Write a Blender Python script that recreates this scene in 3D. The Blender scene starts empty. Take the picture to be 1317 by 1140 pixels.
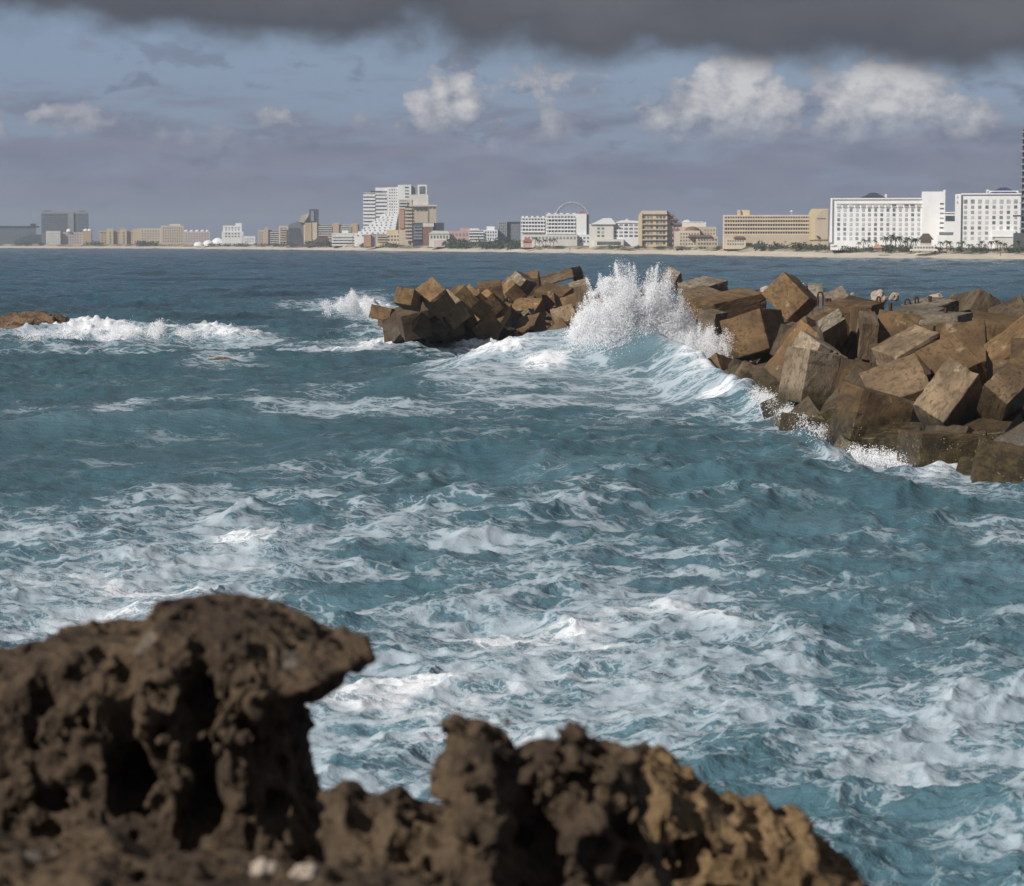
import bpy, bmesh, math, random
import numpy as np
from mathutils import Vector, Matrix

R = math.radians
scene = bpy.context.scene
col = scene.collection
random.seed(7)
rng = np.random.default_rng(7)

# ------------------------------------------------------------------ camera
F = 3097.0            # focal length in photograph pixels (1317 wide)
CX, CY, YH = 658.5, 570.0, 311.0
CAMH = 6.0
PITCH = math.atan((CY - YH) / F)
cam_d = bpy.data.cameras.new('camera')
cam = bpy.data.objects.new('camera', cam_d)
col.objects.link(cam)
cam.location = (0, 0, CAMH)
cam.rotation_euler = (math.pi / 2 - PITCH, 0, 0)
cam_d.sensor_width = 36.0
cam_d.lens = 36.0 * F / 1317.0
cam_d.clip_start = 0.5
cam_d.clip_end = 20000
cam_d.dof.use_dof = True
cam_d.dof.focus_distance = 95.0
cam_d.dof.aperture_fstop = 3.1
scene.camera = cam

# ------------------------------------------------------------------ sun, exposure
SUN_AZ, SUN_EL = R(50), R(33)        # azimuth measured from straight behind the camera towards the left
SUNV = Vector((-math.sin(SUN_AZ) * math.cos(SUN_EL), -math.cos(SUN_AZ) * math.cos(SUN_EL), math.sin(SUN_EL)))
sl = bpy.data.lights.new('sun', 'SUN')
sl.energy = 4.6
sl.angle = R(0.53)
sl.color = (1.0, 0.955, 0.90)
so = bpy.data.objects.new('sun', sl)
so.rotation_euler = SUNV.to_track_quat('Z', 'Y').to_euler()
so.location = (0, 0, 200)
col.objects.link(so)
scene.view_settings.view_transform = 'Standard'
scene.view_settings.look = 'None'
scene.view_settings.gamma = 1.0
scene.view_settings.exposure = 0.18
scene.view_settings.use_curve_mapping = False
scene.cycles.max_bounces = 8
scene.cycles.diffuse_bounces = 5
scene.cycles.glossy_bounces = 2
scene.cycles.transmission_bounces = 2
scene.cycles.volume_bounces = 0
scene.cycles.transparent_max_bounces = 12
scene.cycles.sample_clamp_direct = 6.0
scene.cycles.sample_clamp_indirect = 3.0
scene.cycles.caustics_reflective = False
scene.cycles.caustics_refractive = False
scene.cycles.use_denoising = True
scene.cycles.denoiser = 'OPENIMAGEDENOISE'
scene.cycles.denoising_input_passes = 'RGB_ALBEDO_NORMAL'
scene.cycles.denoising_prefilter = 'NONE'

# ------------------------------------------------------------------ node helper
class NG:
    def __init__(self, tree):
        self.t = tree
        self.n = tree.nodes
        self.l = tree.links
    def node(self, typ, **kw):
        n = self.n.new(typ)
        for k, v in kw.items():
            setattr(n, k, v)
        return n
    def put(self, sock, v):
        if hasattr(v, 'is_output') or isinstance(v, bpy.types.NodeSocket):
            self.l.new(v, sock)
        elif v is not None:
            if isinstance(v, (tuple, list)) and len(v) == 3 and sock.type == 'RGBA':
                v = (*v, 1.0)
            sock.default_value = v
    def m(self, op, a, b=None, c=None, clamp=False):
        n = self.node('ShaderNodeMath', operation=op, use_clamp=clamp)
        self.put(n.inputs[0], a)
        if b is not None: self.put(n.inputs[1], b)
        if c is not None: self.put(n.inputs[2], c)
        return n.outputs[0]
    def vm(self, op, a, b=None, s=None):
        n = self.node('ShaderNodeVectorMath', operation=op)
        self.put(n.inputs[0], a)
        if b is not None: self.put(n.inputs[1], b)
        if s is not None: self.put(n.inputs['Scale'], s)
        return n.outputs['Value'] if op in ('LENGTH', 'DOT_PRODUCT') else n.outputs[0]
    def ss(self, x, lo, hi, a=0.0, b=1.0):
        n = self.node('ShaderNodeMapRange', interpolation_type='SMOOTHSTEP')
        self.put(n.inputs['Value'], x)
        self.put(n.inputs['From Min'], lo); self.put(n.inputs['From Max'], hi)
        self.put(n.inputs['To Min'], a); self.put(n.inputs['To Max'], b)
        return n.outputs[0]
    def noise(self, vec, scale, detail=4, rough=0.5, dist=0.0, col=False, lac=2.0, typ='FBM', dim='3D'):
        n = self.node('ShaderNodeTexNoise', noise_dimensions=dim)
        n.noise_type = typ
        if vec is not None: self.put(n.inputs['Vector'], vec)
        n.inputs['Scale'].default_value = scale
        n.inputs['Detail'].default_value = detail
        n.inputs['Roughness'].default_value = rough
        n.inputs['Lacunarity'].default_value = lac
        n.inputs['Distortion'].default_value = dist
        return n.outputs['Color'] if col else n.outputs['Fac']
    def vor(self, vec, scale, feature='F1', rnd=1.0):
        n = self.node('ShaderNodeTexVoronoi', feature=feature)
        if vec is not None: self.put(n.inputs['Vector'], vec)
        n.inputs['Scale'].default_value = scale
        n.inputs['Randomness'].default_value = rnd
        return n.outputs['Distance']
    def mix(self, f, a, b, blend='MIX'):
        n = self.node('ShaderNodeMix', data_type='RGBA', blend_type=blend)
        self.put(n.inputs[0], f); self.put(n.inputs[6], a); self.put(n.inputs[7], b)
        return n.outputs[2]
    def comb(self, x, y, z):
        n = self.node('ShaderNodeCombineXYZ')
        self.put(n.inputs[0], x); self.put(n.inputs[1], y); self.put(n.inputs[2], z)
        return n.outputs[0]
    def sep(self, v):
        n = self.node('ShaderNodeSeparateXYZ'); self.put(n.inputs[0], v)
        return n.outputs
    def bump(self, h, strength, dist, normal=None):
        n = self.node('ShaderNodeBump')
        n.inputs['Strength'].default_value = strength
        n.inputs['Distance'].default_value = dist
        self.put(n.inputs['Height'], h)
        if normal is not None: self.put(n.inputs['Normal'], normal)
        return n.outputs[0]

# ------------------------------------------------------------------ sky
BG = 0.1
world = bpy.data.worlds.new('World')
scene.world = world
world.use_nodes = True
g = NG(world.node_tree)
g.n.clear()
def srgb(r, gg, b):
    f = lambda c: ((c / 255 + 0.055) / 1.055) ** 2.4 if c > 10.3 else c / 255 / 12.92
    return (f(r), f(gg), f(b))
def skc(r, gg, b):
    return tuple(v / BG for v in srgb(r, gg, b))
sky = g.node('ShaderNodeTexSky', sky_type='NISHITA')
sky.sun_disc = False
sky.sun_elevation = SUN_EL
sky.sun_rotation = math.atan2(SUNV.x, SUNV.y)
sky.air_density = 1.0
sky.dust_density = 1.2
sky.ozone_density = 2.0
tc = g.node('ShaderNodeTexCoord')
dv = g.vm('NORMALIZE', tc.outputs['Generated'])
dx, dy, dz = g.sep(dv)
U = g.m('MULTIPLY', g.m('ARCTAN2', dx, dy), F)
V = g.m('MULTIPLY', g.m('ARCSINE', dz), F)
pv = g.vm('MULTIPLY', dv, (31.0, 31.0, 42.0))
wob = g.vm('SUBTRACT', g.noise(pv, 1.6, 5, 0.6, col=True), (0.5, 0.5, 0.5))
wx, wy, wz = g.sep(wob)
U2 = g.m('ADD', U, g.m('MULTIPLY', wx, 80.0))
V2 = g.m('ADD', V, g.m('MULTIPLY', wy, 70.0))
# clear band between the clouds: the atmosphere, veiled by damp air low down
veil = g.ss(V, 10.0, 900.0, 0.80, 0.25)
base = g.mix(veil, sky.outputs[0], skc(106, 123, 158))
# low cloud bank near the horizon
nb = g.noise(g.vm('MULTIPLY', dv, (22.0, 22.0, 90.0)), 1.0, 6, 0.55, 0.4)
bank_h = g.m('ADD', g.m('MULTIPLY', g.m('SUBTRACT', nb, 0.5), 420.0), 148.0)
bank = g.ss(g.m('SUBTRACT', bank_h, V), -60.0, 85.0)
nb2 = g.noise(g.vm('MULTIPLY', dv, (26.0, 26.0, 110.0)), 1.0, 5, 0.5, 0.3)
bankc = g.mix(g.ss(nb2, 0.30, 0.70), skc(103, 109, 131), skc(119, 121, 139))
bankc = g.mix(g.ss(V, 70.0, 0.0), bankc, skc(104, 113, 138))
c1 = g.mix(g.m('MULTIPLY', bank, 0.9), base, bankc)
# small dark scud
ns = g.noise(g.vm('MULTIPLY', dv, (40.0, 40.0, 75.0)), 1.0, 5, 0.55, 0.3)
scud = g.m('MULTIPLY', g.ss(ns, 0.56, 0.68), g.ss(V, 330.0, 200.0))
c1 = g.mix(g.m('MULTIPLY', scud, 0.6), c1, skc(97, 104, 124))
# cumulus towers
blobs = [(288, 182, 78, 58, 1.1), (212, 152, 52, 26, 0.85), (322, 156, 54, 40, 0.9), (472, 182, 86, 62, 1.1), (440, 150, 66, 36, .8), (572, 150, 52, 36, 0.8),
         (-100, 176, 46, 46, .85), (-62, 186, 36, 40, .55), (-565, 148, 60, 26, 0.42), (-648, 135, 40, 30, 0.5),
         (60, 140, 36, 36, .42), (-180, 148, 40, 18, .32), (-300, 158, 34, 12, .42), (-20, 120, 90, 30, .35), (-430, 120, 90, 24, .28), (40, 195, 60, 30, .3),
         (-1500, 190, 200, 70, .9), (1400, 180, 190, 80, .9), (2600, 200, 260, 80, .9), (-2900, 200, 260, 80, .9), (-4600, 210, 300, 80, .9), (4300, 190, 300, 80, .9)]
cum = None
for (bx, by, rx, ry, w) in blobs:
    ln = g.vm('LENGTH', g.comb(g.m('MULTIPLY', g.m('SUBTRACT', U2, float(bx)), 1.0 / rx), g.m('MULTIPLY', g.m('SUBTRACT', V2, float(by)), 1.0 / ry), 0.0))
    val = g.m('MULTIPLY', g.m('SUBTRACT', 1.15, ln), w)
    cum = val if cum is None else g.m('SMOOTH_MAX', cum, val, 0.12)
fb = g.noise(pv, 3.0, 8, 0.56)
fb_l = g.noise(g.vm('ADD', pv, (-0.14, 0.0, 0.14)), 3.0, 3, 0.5)
dens = g.m('ADD', cum, g.m('MULTIPLY', g.m('SUBTRACT', fb, 0.5), 1.3))
cmask = g.m('MULTIPLY', g.ss(dens, 0.06, 0.30), g.ss(V, 90.0, 175.0))
lit = g.m('ADD', g.m('MULTIPLY', g.m('SUBTRACT', fb, fb_l), 1.2), g.ss(V, 105.0, 200.0, 0.12, 0.74))
lit = g.m('ADD', lit, g.m('MULTIPLY', g.m('SUBTRACT', fb, 0.5), 0.6))
lit = g.m('ADD', lit, g.m('MULTIPLY', g.m('SUBTRACT', dens, 0.7), 0.25), clamp=True)
lit = g.m('MULTIPLY', lit, g.ss(cum, 0.05, 0.55, 0.40, 1.08))
ccol = g.mix(lit, skc(118, 123, 140), skc(204, 202, 201))
c2 = g.mix(g.m('MULTIPLY', cmask, 0.85), c1, ccol)
# dark stratus deck overhead: a level layer, so its pattern is laid out on the layer's own plane
zz = g.m('MAXIMUM', dz, 0.02)
dplane = g.comb(g.m('DIVIDE', dx, zz), g.m('DIVIDE', dy, zz), 0.0)
dn = g.noise(dplane, 0.32, 5, 0.5, 0.3)
dn2 = g.noise(dplane, 0.9, 5, 0.5)
edge = g.m('ADD', g.m('MULTIPLY', g.m('SUBTRACT', g.noise(pv, 0.42, 3, 0.5), 0.5), 120.0), g.m('MULTIPLY', g.m('SUBTRACT', g.noise(pv, 1.5, 5, 0.55), 0.5), 60.0))
edge = g.m('ADD', edge, g.m('ADD', g.m('MULTIPLY', g.m('MINIMUM', g.m('MAXIMUM', U, -1200.0), 1200.0), 0.030), 8.0))
deck = g.ss(g.m('ADD', V, edge), 226.0, 282.0)
openings = g.ss(g.m('ADD', dn, g.m('MULTIPLY', g.m('SUBTRACT', dn2, 0.5), 0.3)), 0.52, 0.66)
openings = g.m('MULTIPLY', openings, g.ss(V, 700.0, 2600.0))
deck = g.m('MULTIPLY', deck, g.m('SUBTRACT', 1.0, g.m('MULTIPLY', openings, 0.85)))
dcol = g.mix(g.ss(g.noise(g.vm('MULTIPLY', dv, (9.0, 9.0, 26.0)), 1.0, 4, 0.5), 0.3, 0.7), skc(74, 77, 86), skc(91, 92, 98))
dcol = g.mix(g.ss(g.m('ADD', V, edge), 235.0, 330.0), skc(62, 66, 76), dcol)
dcol = g.mix(g.ss(V, 400.0, 2500.0), dcol, skc(118, 121, 128))
c3 = g.mix(deck, c2, dcol)
bgn = g.node('ShaderNodeBackground')
g.put(bgn.inputs[0], c3)
bgn.inputs[1].default_value = BG
wo = g.node('ShaderNodeOutputWorld')
g.l.new(bgn.outputs[0], wo.inputs[0])

# ------------------------------------------------------------------ geometry helpers
cp, sp = math.cos(PITCH), math.sin(PITCH)
FWD, UP, RIGHT = Vector((0, cp, -sp)), Vector((0, sp, cp)), Vector((1, 0, 0))
def ray(px, py):
    return RIGHT * (px - CX) + FWD * F + UP * (CY - py)
def at(px, py, d):
    v = ray(px, py)
    return Vector((0, 0, CAMH)) + v * (d / v.y)
def atz(px, py, z=0.0):
    v = ray(px, py)
    return Vector((0, 0, CAMH)) + v * ((z - CAMH) / v.z)
def project(x, y, z):
    zc = y * cp - (z - CAMH) * sp
    return CX + F * x / zc, CY - F * (y * sp + (z - CAMH) * cp) / zc

def mesh_np(name, verts, faces, smooth=True):
    verts = np.asarray(verts, np.float32); faces = np.asarray(faces, np.int32)
    k = faces.shape[1]
    me = bpy.data.meshes.new(name)
    me.vertices.add(len(verts)); me.vertices.foreach_set('co', verts.ravel())
    me.loops.add(faces.size); me.loops.foreach_set('vertex_index', faces.ravel())
    me.polygons.add(len(faces))
    me.polygons.foreach_set('loop_start', np.arange(0, faces.size, k, dtype=np.int32))
    me.polygons.foreach_set('loop_total', np.full(len(faces), k, np.int32))
    me.polygons.foreach_set('use_smooth', np.full(len(faces), smooth, bool))
    me.update(calc_edges=True)
    return me
def link(name, me, mat=None, parent=None, loc=None):
    o = bpy.data.objects.new(name, me)
    col.objects.link(o)
    if mat is not None and me is not None and not me.materials:
        me.materials.append(mat)
    if parent is not None: o.parent = parent
    if loc is not None: o.location = loc
    return o
def tag(o, label=None, cat=None, group=None, kind=None):
    if label: o['label'] = label
    if cat: o['category'] = cat
    if group: o['group'] = group
    if kind: o['kind'] = kind
    return o

class MB:
    """collects simple solids and links them as one mesh"""
    def __init__(self):
        self.v = []; self.f = []
    def box(self, x0, x1, y0, y1, z0, z1):
        i = len(self.v)
        self.v += [(x0, y0, z0), (x1, y0, z0), (x1, y1, z0), (x0, y1, z0), (x0, y0, z1), (x1, y0, z1), (x1, y1, z1), (x0, y1, z1)]
        self.f += [(i, i+3, i+2, i+1), (i+4, i+5, i+6, i+7), (i, i+1, i+5, i+4), (i+1, i+2, i+6, i+5), (i+2, i+3, i+7, i+6), (i+3, i, i+4, i+7)]
        return self
    def prism(self, pts, y0, y1):
        """(x,z) outline, counter-clockwise seen from the front, run from y0 to y1"""
        i = len(self.v); n = len(pts)
        self.v += [(x, y0, z) for x, z in pts] + [(x, y1, z) for x, z in pts]
        self.f.append(tuple(range(i, i + n)))
        self.f.append(tuple(range(i + 2 * n - 1, i + n - 1, -1)))
        for k in range(n):
            j = (k + 1) % n
            self.f.append((i + k, i + n + k, i + n + j, i + j))
        return self
    def hip(self, x0, x1, y0, y1, z0, z1, rx=0.0):
        i = len(self.v); xm, ym = (x0 + x1) / 2, (y0 + y1) / 2
        self.v += [(x0, y0, z0), (x1, y0, z0), (x1, y1, z0), (x0, y1, z0), (xm - rx, ym, z1), (xm + rx, ym, z1)]
        self.f += [(i, i+1, i+5, i+4), (i+1, i+2, i+5), (i+2, i+3, i+4, i+5), (i+3, i, i+4), (i, i+3, i+2, i+1)]
        return self
    def dome(self, cx, cy, z, r, h, n=10, m=4):
        i = len(self.v)
        for a in range(m):
            t = a / m * math.pi / 2
            for b in range(n):
                p = 2 * math.pi * b / n
                self.v.append((cx + r * math.cos(t) * math.cos(p), cy + r * math.cos(t) * math.sin(p), z + h * math.sin(t)))
        self.v.append((cx, cy, z + h))
        for a in range(m - 1):
            for b in range(n):
                c = (b + 1) % n
                self.f.append((i + a*n + b, i + a*n + c, i + (a+1)*n + c, i + (a+1)*n + b))
        for b in range(n):
            self.f.append((i + (m-1)*n + b, i + (m-1)*n + (b+1) % n, i + m*n))
        return self
    def tube(self, pts, r, n=6):
        i = len(self.v)
        pts = [Vector(p) for p in pts]
        rr = r if isinstance(r, (list, tuple)) else [r] * len(pts)
        for k, p in enumerate(pts):
            d = (pts[min(k+1, len(pts)-1)] - pts[max(k-1, 0)]).normalized()
            a = d.cross(Vector((0.3, 0.9, 0.2))).normalized(); b = d.cross(a)
            for q in range(n):
                t = 2 * math.pi * q / n
                self.v.append(tuple(p + a * (rr[k] * math.cos(t)) + b * (rr[k] * math.sin(t))))
        for k in range(len(pts) - 1):
            for q in range(n):
                s = (q + 1) % n
                self.f.append((i + k*n + q, i + k*n + s, i + (k+1)*n + s, i + (k+1)*n + q))
        self.f.append(tuple(i + q for q in range(n - 1, -1, -1)))
        self.f.append(tuple(i + (len(pts)-1)*n + q for q in range(n)))
        return self
    def mesh(self, name, smooth=False):
        me = bpy.data.meshes.new(name)
        me.from_pydata(self.v, [], self.f)
        if smooth:
            me.polygons.foreach_set('use_smooth', [True] * len(me.polygons))
        me.update()
        return me
    def build(self, name, mat, parent=None, loc=None, smooth=False):
        return link(name, self.mesh(name, smooth), mat, parent, loc)

# ------------------------------------------------------------------ materials
def new_mat(name):
    m = bpy.data.materials.new(name); m.use_nodes = True
    gg = NG(m.node_tree); gg.n.clear()
    out = gg.node('ShaderNodeOutputMaterial')
    return m, gg, out
def principled(gg, out, color, rough=0.7, normal=None, spec=0.3):
    p = gg.node('ShaderNodeBsdfPrincipled')
    gg.put(p.inputs['Base Color'], color)
    gg.put(p.inputs['Roughness'], rough)
    p.inputs['Specular IOR Level'].default_value = spec
    if normal is not None: gg.put(p.inputs['Normal'], normal)
    if out is not None: gg.l.new(p.outputs[0], out.inputs[0])
    return p
def plain(name, c, rough=0.75, var=0.18, scale=0.25, spec=0.3):
    """weathered paint, render or plaster"""
    m, gg, out = new_mat(name)
    geo = gg.node('ShaderNodeNewGeometry')
    n1 = gg.noise(gg.vm('MULTIPLY', geo.outputs['Position'], (1, 1, 0.35)), scale, 5, 0.6)
    n2 = gg.noise(geo.outputs['Position'], scale * 9, 3, 0.5)
    f = gg.m('ADD', gg.m('MULTIPLY', n1, 0.7), gg.m('MULTIPLY', n2, 0.3))
    dark = tuple(v * (1 - var) for v in c); lite = tuple(min(0.9, v * (1 + var * 0.6)) for v in c)
    principled(gg, out, gg.mix(gg.ss(f, 0.3, 0.7), dark, lite), rough, gg.bump(n2, 0.15, 0.05), spec)
    return m
M = {}
M['white'] = plain('white_paint', (0.72, 0.72, 0.71), var=0.08)
M['offwhite'] = plain('off_white_paint', (0.60, 0.58, 0.53), var=0.1)
M['cream'] = plain('cream_render', (0.56, 0.47, 0.35), var=0.1)
M['beige'] = plain('beige_render', (0.47, 0.39, 0.29), var=0.1)
M['tan'] = plain('tan_render', (0.46, 0.35, 0.22), var=0.12)
M['yellow'] = plain('yellow_render', (0.56, 0.45, 0.27), var=0.1)
M['pink'] = plain('pink_render', (0.50, 0.33, 0.28), var=0.12)
M['palepink'] = plain('pale_pink_render', (0.50, 0.42, 0.38), var=0.12)
M['orange'] = plain('terracotta_render', (0.42, 0.24, 0.15), var=0.12)
M['brownroof'] = plain('brown_roof_tile', (0.20, 0.11, 0.075), var=0.25, scale=0.8)
M['redroof'] = plain('red_roof_tile', (0.33, 0.10, 0.06), var=0.2, scale=0.8)
M['blueroof'] = plain('blue_roof_tile', (0.035, 0.05, 0.13), var=0.2, scale=0.8)
M['darkroof'] = plain('slate_roof', (0.045, 0.05, 0.065), var=0.2, scale=0.8)
M['thatch'] = plain('thatch', (0.10, 0.075, 0.05), var=0.35, scale=1.5)
M['grey'] = plain('grey_concrete', (0.26, 0.27, 0.28), var=0.12)
M['midgrey'] = plain('mid_grey_cladding', (0.15, 0.165, 0.185), var=0.12)
M['darkgrey'] = plain('dark_grey_cladding', (0.07, 0.075, 0.085), var=0.15)
M['charcoal'] = plain('charcoal_cladding', (0.035, 0.035, 0.04), var=0.2)
M['steel'] = plain('white_steel', (0.65, 0.66, 0.68), rough=0.4)
M['rust'] = plain('rusty_steel', (0.06, 0.028, 0.018), rough=0.85, var=0.4, scale=6)
def glass_mat(name, c, rough=0.12):
    m, gg, out = new_mat(name)
    oi = gg.node('ShaderNodeObjectInfo')
    geo = gg.node('ShaderNodeNewGeometry')
    cell = gg.noise(geo.outputs['Position'], 0.35, 1)
    k = gg.m('ADD', gg.m('MULTIPLY', oi.outputs['Random'], 0.7), gg.m('MULTIPLY', cell, 0.6))
    principled(gg, out, gg.mix(gg.ss(k, 0.3, 0.95), tuple(v * 0.45 for v in c), tuple(v * 1.7 for v in c)), rough, None, 0.5)
    return m
M['glass'] = glass_mat('dark_window_glass', (0.15, 0.155, 0.165))
M['paleglass'] = glass_mat('curtained_window_glass', (0.29, 0.295, 0.30), 0.25)
M['blueglass'] = glass_mat('blue_grey_curtain_wall', (0.10, 0.125, 0.145))

def sand_mat():
    m, gg, out = new_mat('pale_sand')
    geo = gg.node('ShaderNodeNewGeometry')
    n = gg.noise(geo.outputs['Position'], 0.12, 6, 0.6)
    n2 = gg.noise(geo.outputs['Position'], 1.4, 4, 0.6)
    z = gg.sep(geo.outputs['Position'])[2]
    wet = gg.ss(gg.m('ADD', z, gg.m('MULTIPLY', n, 0.5)), 0.35, 0.75)
    c = gg.mix(gg.ss(gg.m('ADD', gg.m('MULTIPLY', n, 0.6), gg.m('MULTIPLY', n2, 0.4)), 0.3, 0.7), (0.47, 0.40, 0.31), (0.62, 0.55, 0.45))
    c = gg.mix(wet, (0.33, 0.27, 0.20), c)
    principled(gg, out, c, 0.9, gg.bump(n2, 0.4, 0.4))
    return m
M['sand'] = sand_mat()
def land_mat():
    m, gg, out = new_mat('dune_ground')
    geo = gg.node('ShaderNodeNewGeometry')
    n = gg.noise(geo.outputs['Position'], 0.06, 6, 0.6)
    c = gg.mix(gg.ss(n, 0.42, 0.58), (0.09, 0.085, 0.05), (0.36, 0.30, 0.22))
    principled(gg, out, c, 0.95)
    return m
M['land'] = land_mat()
def leaf_mat(name, c):
    m, gg, out = new_mat(name)
    geo = gg.node('ShaderNodeNewGeometry')
    n = gg.noise(geo.outputs['Position'], 0.5, 3)
    p = principled(gg, out, gg.mix(gg.ss(n, 0.3, 0.7), tuple(v * 0.6 for v in c), tuple(v * 1.4 for v in c)), 0.6)
    return m
M['leaf'] = leaf_mat('coastal_shrub_leaf', (0.050, 0.060, 0.030))
M['palm'] = leaf_mat('palm_leaf', (0.050, 0.062, 0.026))
M['trunk'] = plain('palm_bark', (0.14, 0.11, 0.08), rough=0.9, var=0.3, scale=1)

def block_mat():
    m, gg, out = new_mat('weathered_block_concrete')
    oi = gg.node('ShaderNodeObjectInfo')
    geo = gg.node('ShaderNodeNewGeometry')
    tone = gg.node('ShaderNodeAttribute', attribute_type='OBJECT', attribute_name='tone').outputs['Fac']
    grey = gg.node('ShaderNodeAttribute', attribute_type='OBJECT', attribute_name='grey').outputs['Fac']
    wet = gg.node('ShaderNodeAttribute', attribute_type='OBJECT', attribute_name='weed').outputs['Fac']
    tco = gg.node('ShaderNodeTexCoord').outputs['Object']
    off = gg.vm('ADD', tco, gg.vm('SCALE', (3.1, 7.7, 5.3), s=gg.m('MULTIPLY', oi.outputs['Random'], 40.0)))
    big = gg.noise(off, 1.1, 4, 0.6, 0.5)
    mid = gg.noise(off, 4.0, 6, 0.65, 0.4)
    fine = gg.noise(off, 22.0, 5, 0.7)
    streak = gg.noise(gg.vm('MULTIPLY', off, (9.0, 9.0, 1.2)), 1.0, 4, 0.6)
    base = gg.mix(gg.ss(big, 0.35, 0.65), (0.100, 0.056, 0.023), (0.205, 0.124, 0.053))
    base = gg.mix(grey, base, gg.mix(gg.ss(big, 0.35, 0.65), (0.145, 0.122, 0.09), (0.275, 0.24, 0.19)))
    base = gg.mix(gg.m('MULTIPLY', gg.ss(mid, 0.48, 0.66), 0.5), base, (0.062, 0.042, 0.019))
    base = gg.mix(gg.m('MULTIPLY', gg.ss(streak, 0.50, 0.64), 0.6), base, (0.05, 0.034, 0.02))
    base = gg.mix(gg.m('MULTIPLY', gg.ss(gg.noise(off, 2.2, 6, 0.7, 0.2), 0.60, 0.70), 0.6), base, (0.42, 0.34, 0.23))
    base = gg.mix(gg.m('MULTIPLY', gg.ss(fine, 0.55, 0.75), 0.55), base, (0.05, 0.04, 0.026))
    hsv = gg.node('ShaderNodeHueSaturation'); hsv.inputs['Saturation'].default_value = 1.0
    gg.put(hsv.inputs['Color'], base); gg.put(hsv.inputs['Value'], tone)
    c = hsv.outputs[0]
    z = gg.sep(geo.outputs['Position'])[2]
    wn = gg.noise(geo.outputs['Position'], 1.2, 6, 0.7)
    wl = gg.m('ADD', z, gg.m('MULTIPLY', gg.m('SUBTRACT', wn, 0.5), 1.3))
    algae = gg.ss(wl, 1.45, 0.55)
    alg = gg.mix(gg.ss(gg.noise(geo.outputs['Position'], 3.0, 5, 0.7), 0.4, 0.62), (0.022, 0.017, 0.009), (0.070, 0.053, 0.023))
    barn = gg.ss(gg.vor(geo.outputs['Position'], 9.0), 0.26, 0.16)
    barn = gg.m('MULTIPLY', barn, gg.ss(gg.noise(geo.outputs['Position'], 1.7, 3), 0.50, 0.62))
    alg = gg.mix(gg.m('MULTIPLY', barn, 0.75), alg, (0.34, 0.26, 0.16))
    c = gg.mix(gg.m('MULTIPLY', algae, wet), c, alg)
    rough = gg.ss(wl, 0.4, 1.6, 0.35, 0.82)
    h = gg.m('ADD', gg.m('MULTIPLY', mid, 0.6), gg.m('ADD', gg.m('MULTIPLY', fine, 0.4), gg.m('MULTIPLY', gg.m('MULTIPLY', barn, algae), 0.7)))
    principled(gg, out, c, rough, gg.bump(h, 0.75, 0.07), 0.35)
    return m
M['block'] = block_mat()
def rock_mat(name, c0, c1, sc=1.0):
    m, gg, out = new_mat(name)
    geo = gg.node('ShaderNodeNewGeometry')
    P = geo.outputs['Position']
    big = gg.noise(P, 2.3 * sc, 5, 0.6, 0.3)
    mid = gg.noise(P, 9.0 * sc, 6, 0.7)
    fine = gg.noise(P, 42.0 * sc, 5, 0.7)
    pits = gg.vor(P, 30.0 * sc)
    c = gg.mix(gg.ss(big, 0.35, 0.65), c0, c1)
    c = gg.mix(gg.m('MULTIPLY', gg.ss(mid, 0.5, 0.7), 0.6), c, tuple(v * 0.33 for v in c0))
    c = gg.mix(gg.m('MULTIPLY', gg.ss(fine, 0.52, 0.7), 0.5), c, tuple(min(1, v * 1.7) for v in c1))
    c = gg.mix(gg.m('MULTIPLY', gg.ss(pits, 0.34, 0.12), 0.5), c, tuple(v * 0.3 for v in c0))
    pale = gg.ss(gg.noise(P, 3.1 * sc, 4, 0.5), 0.66, 0.74)
    c = gg.mix(gg.m('MULTIPLY', pale, 0.35), c, (0.30, 0.28, 0.26))
    h = gg.m('ADD', gg.m('MULTIPLY', mid, 0.6), gg.m('ADD', gg.m('MULTIPLY', fine, 0.3), gg.m('MULTIPLY', pits, 0.5)))
    principled(gg, out, c, 0.9, gg.bump(h, 0.9, 0.025 / sc), 0.2)
    return m
M['rock'] = rock_mat('pitted_brown_limestone', (0.038, 0.026, 0.017), (0.088, 0.060, 0.036))
M['goldrock'] = rock_mat('golden_limestone', (0.098, 0.062, 0.030), (0.185, 0.122, 0.062))
M['reefrock'] = rock_mat('wet_reef_rock', (0.08, 0.05, 0.028), (0.17, 0.11, 0.065), 0.15)
M['pale_stone'] = plain('bleached_boulder', (0.34, 0.28, 0.22), rough=0.85, var=0.3, scale=1.2)

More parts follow.
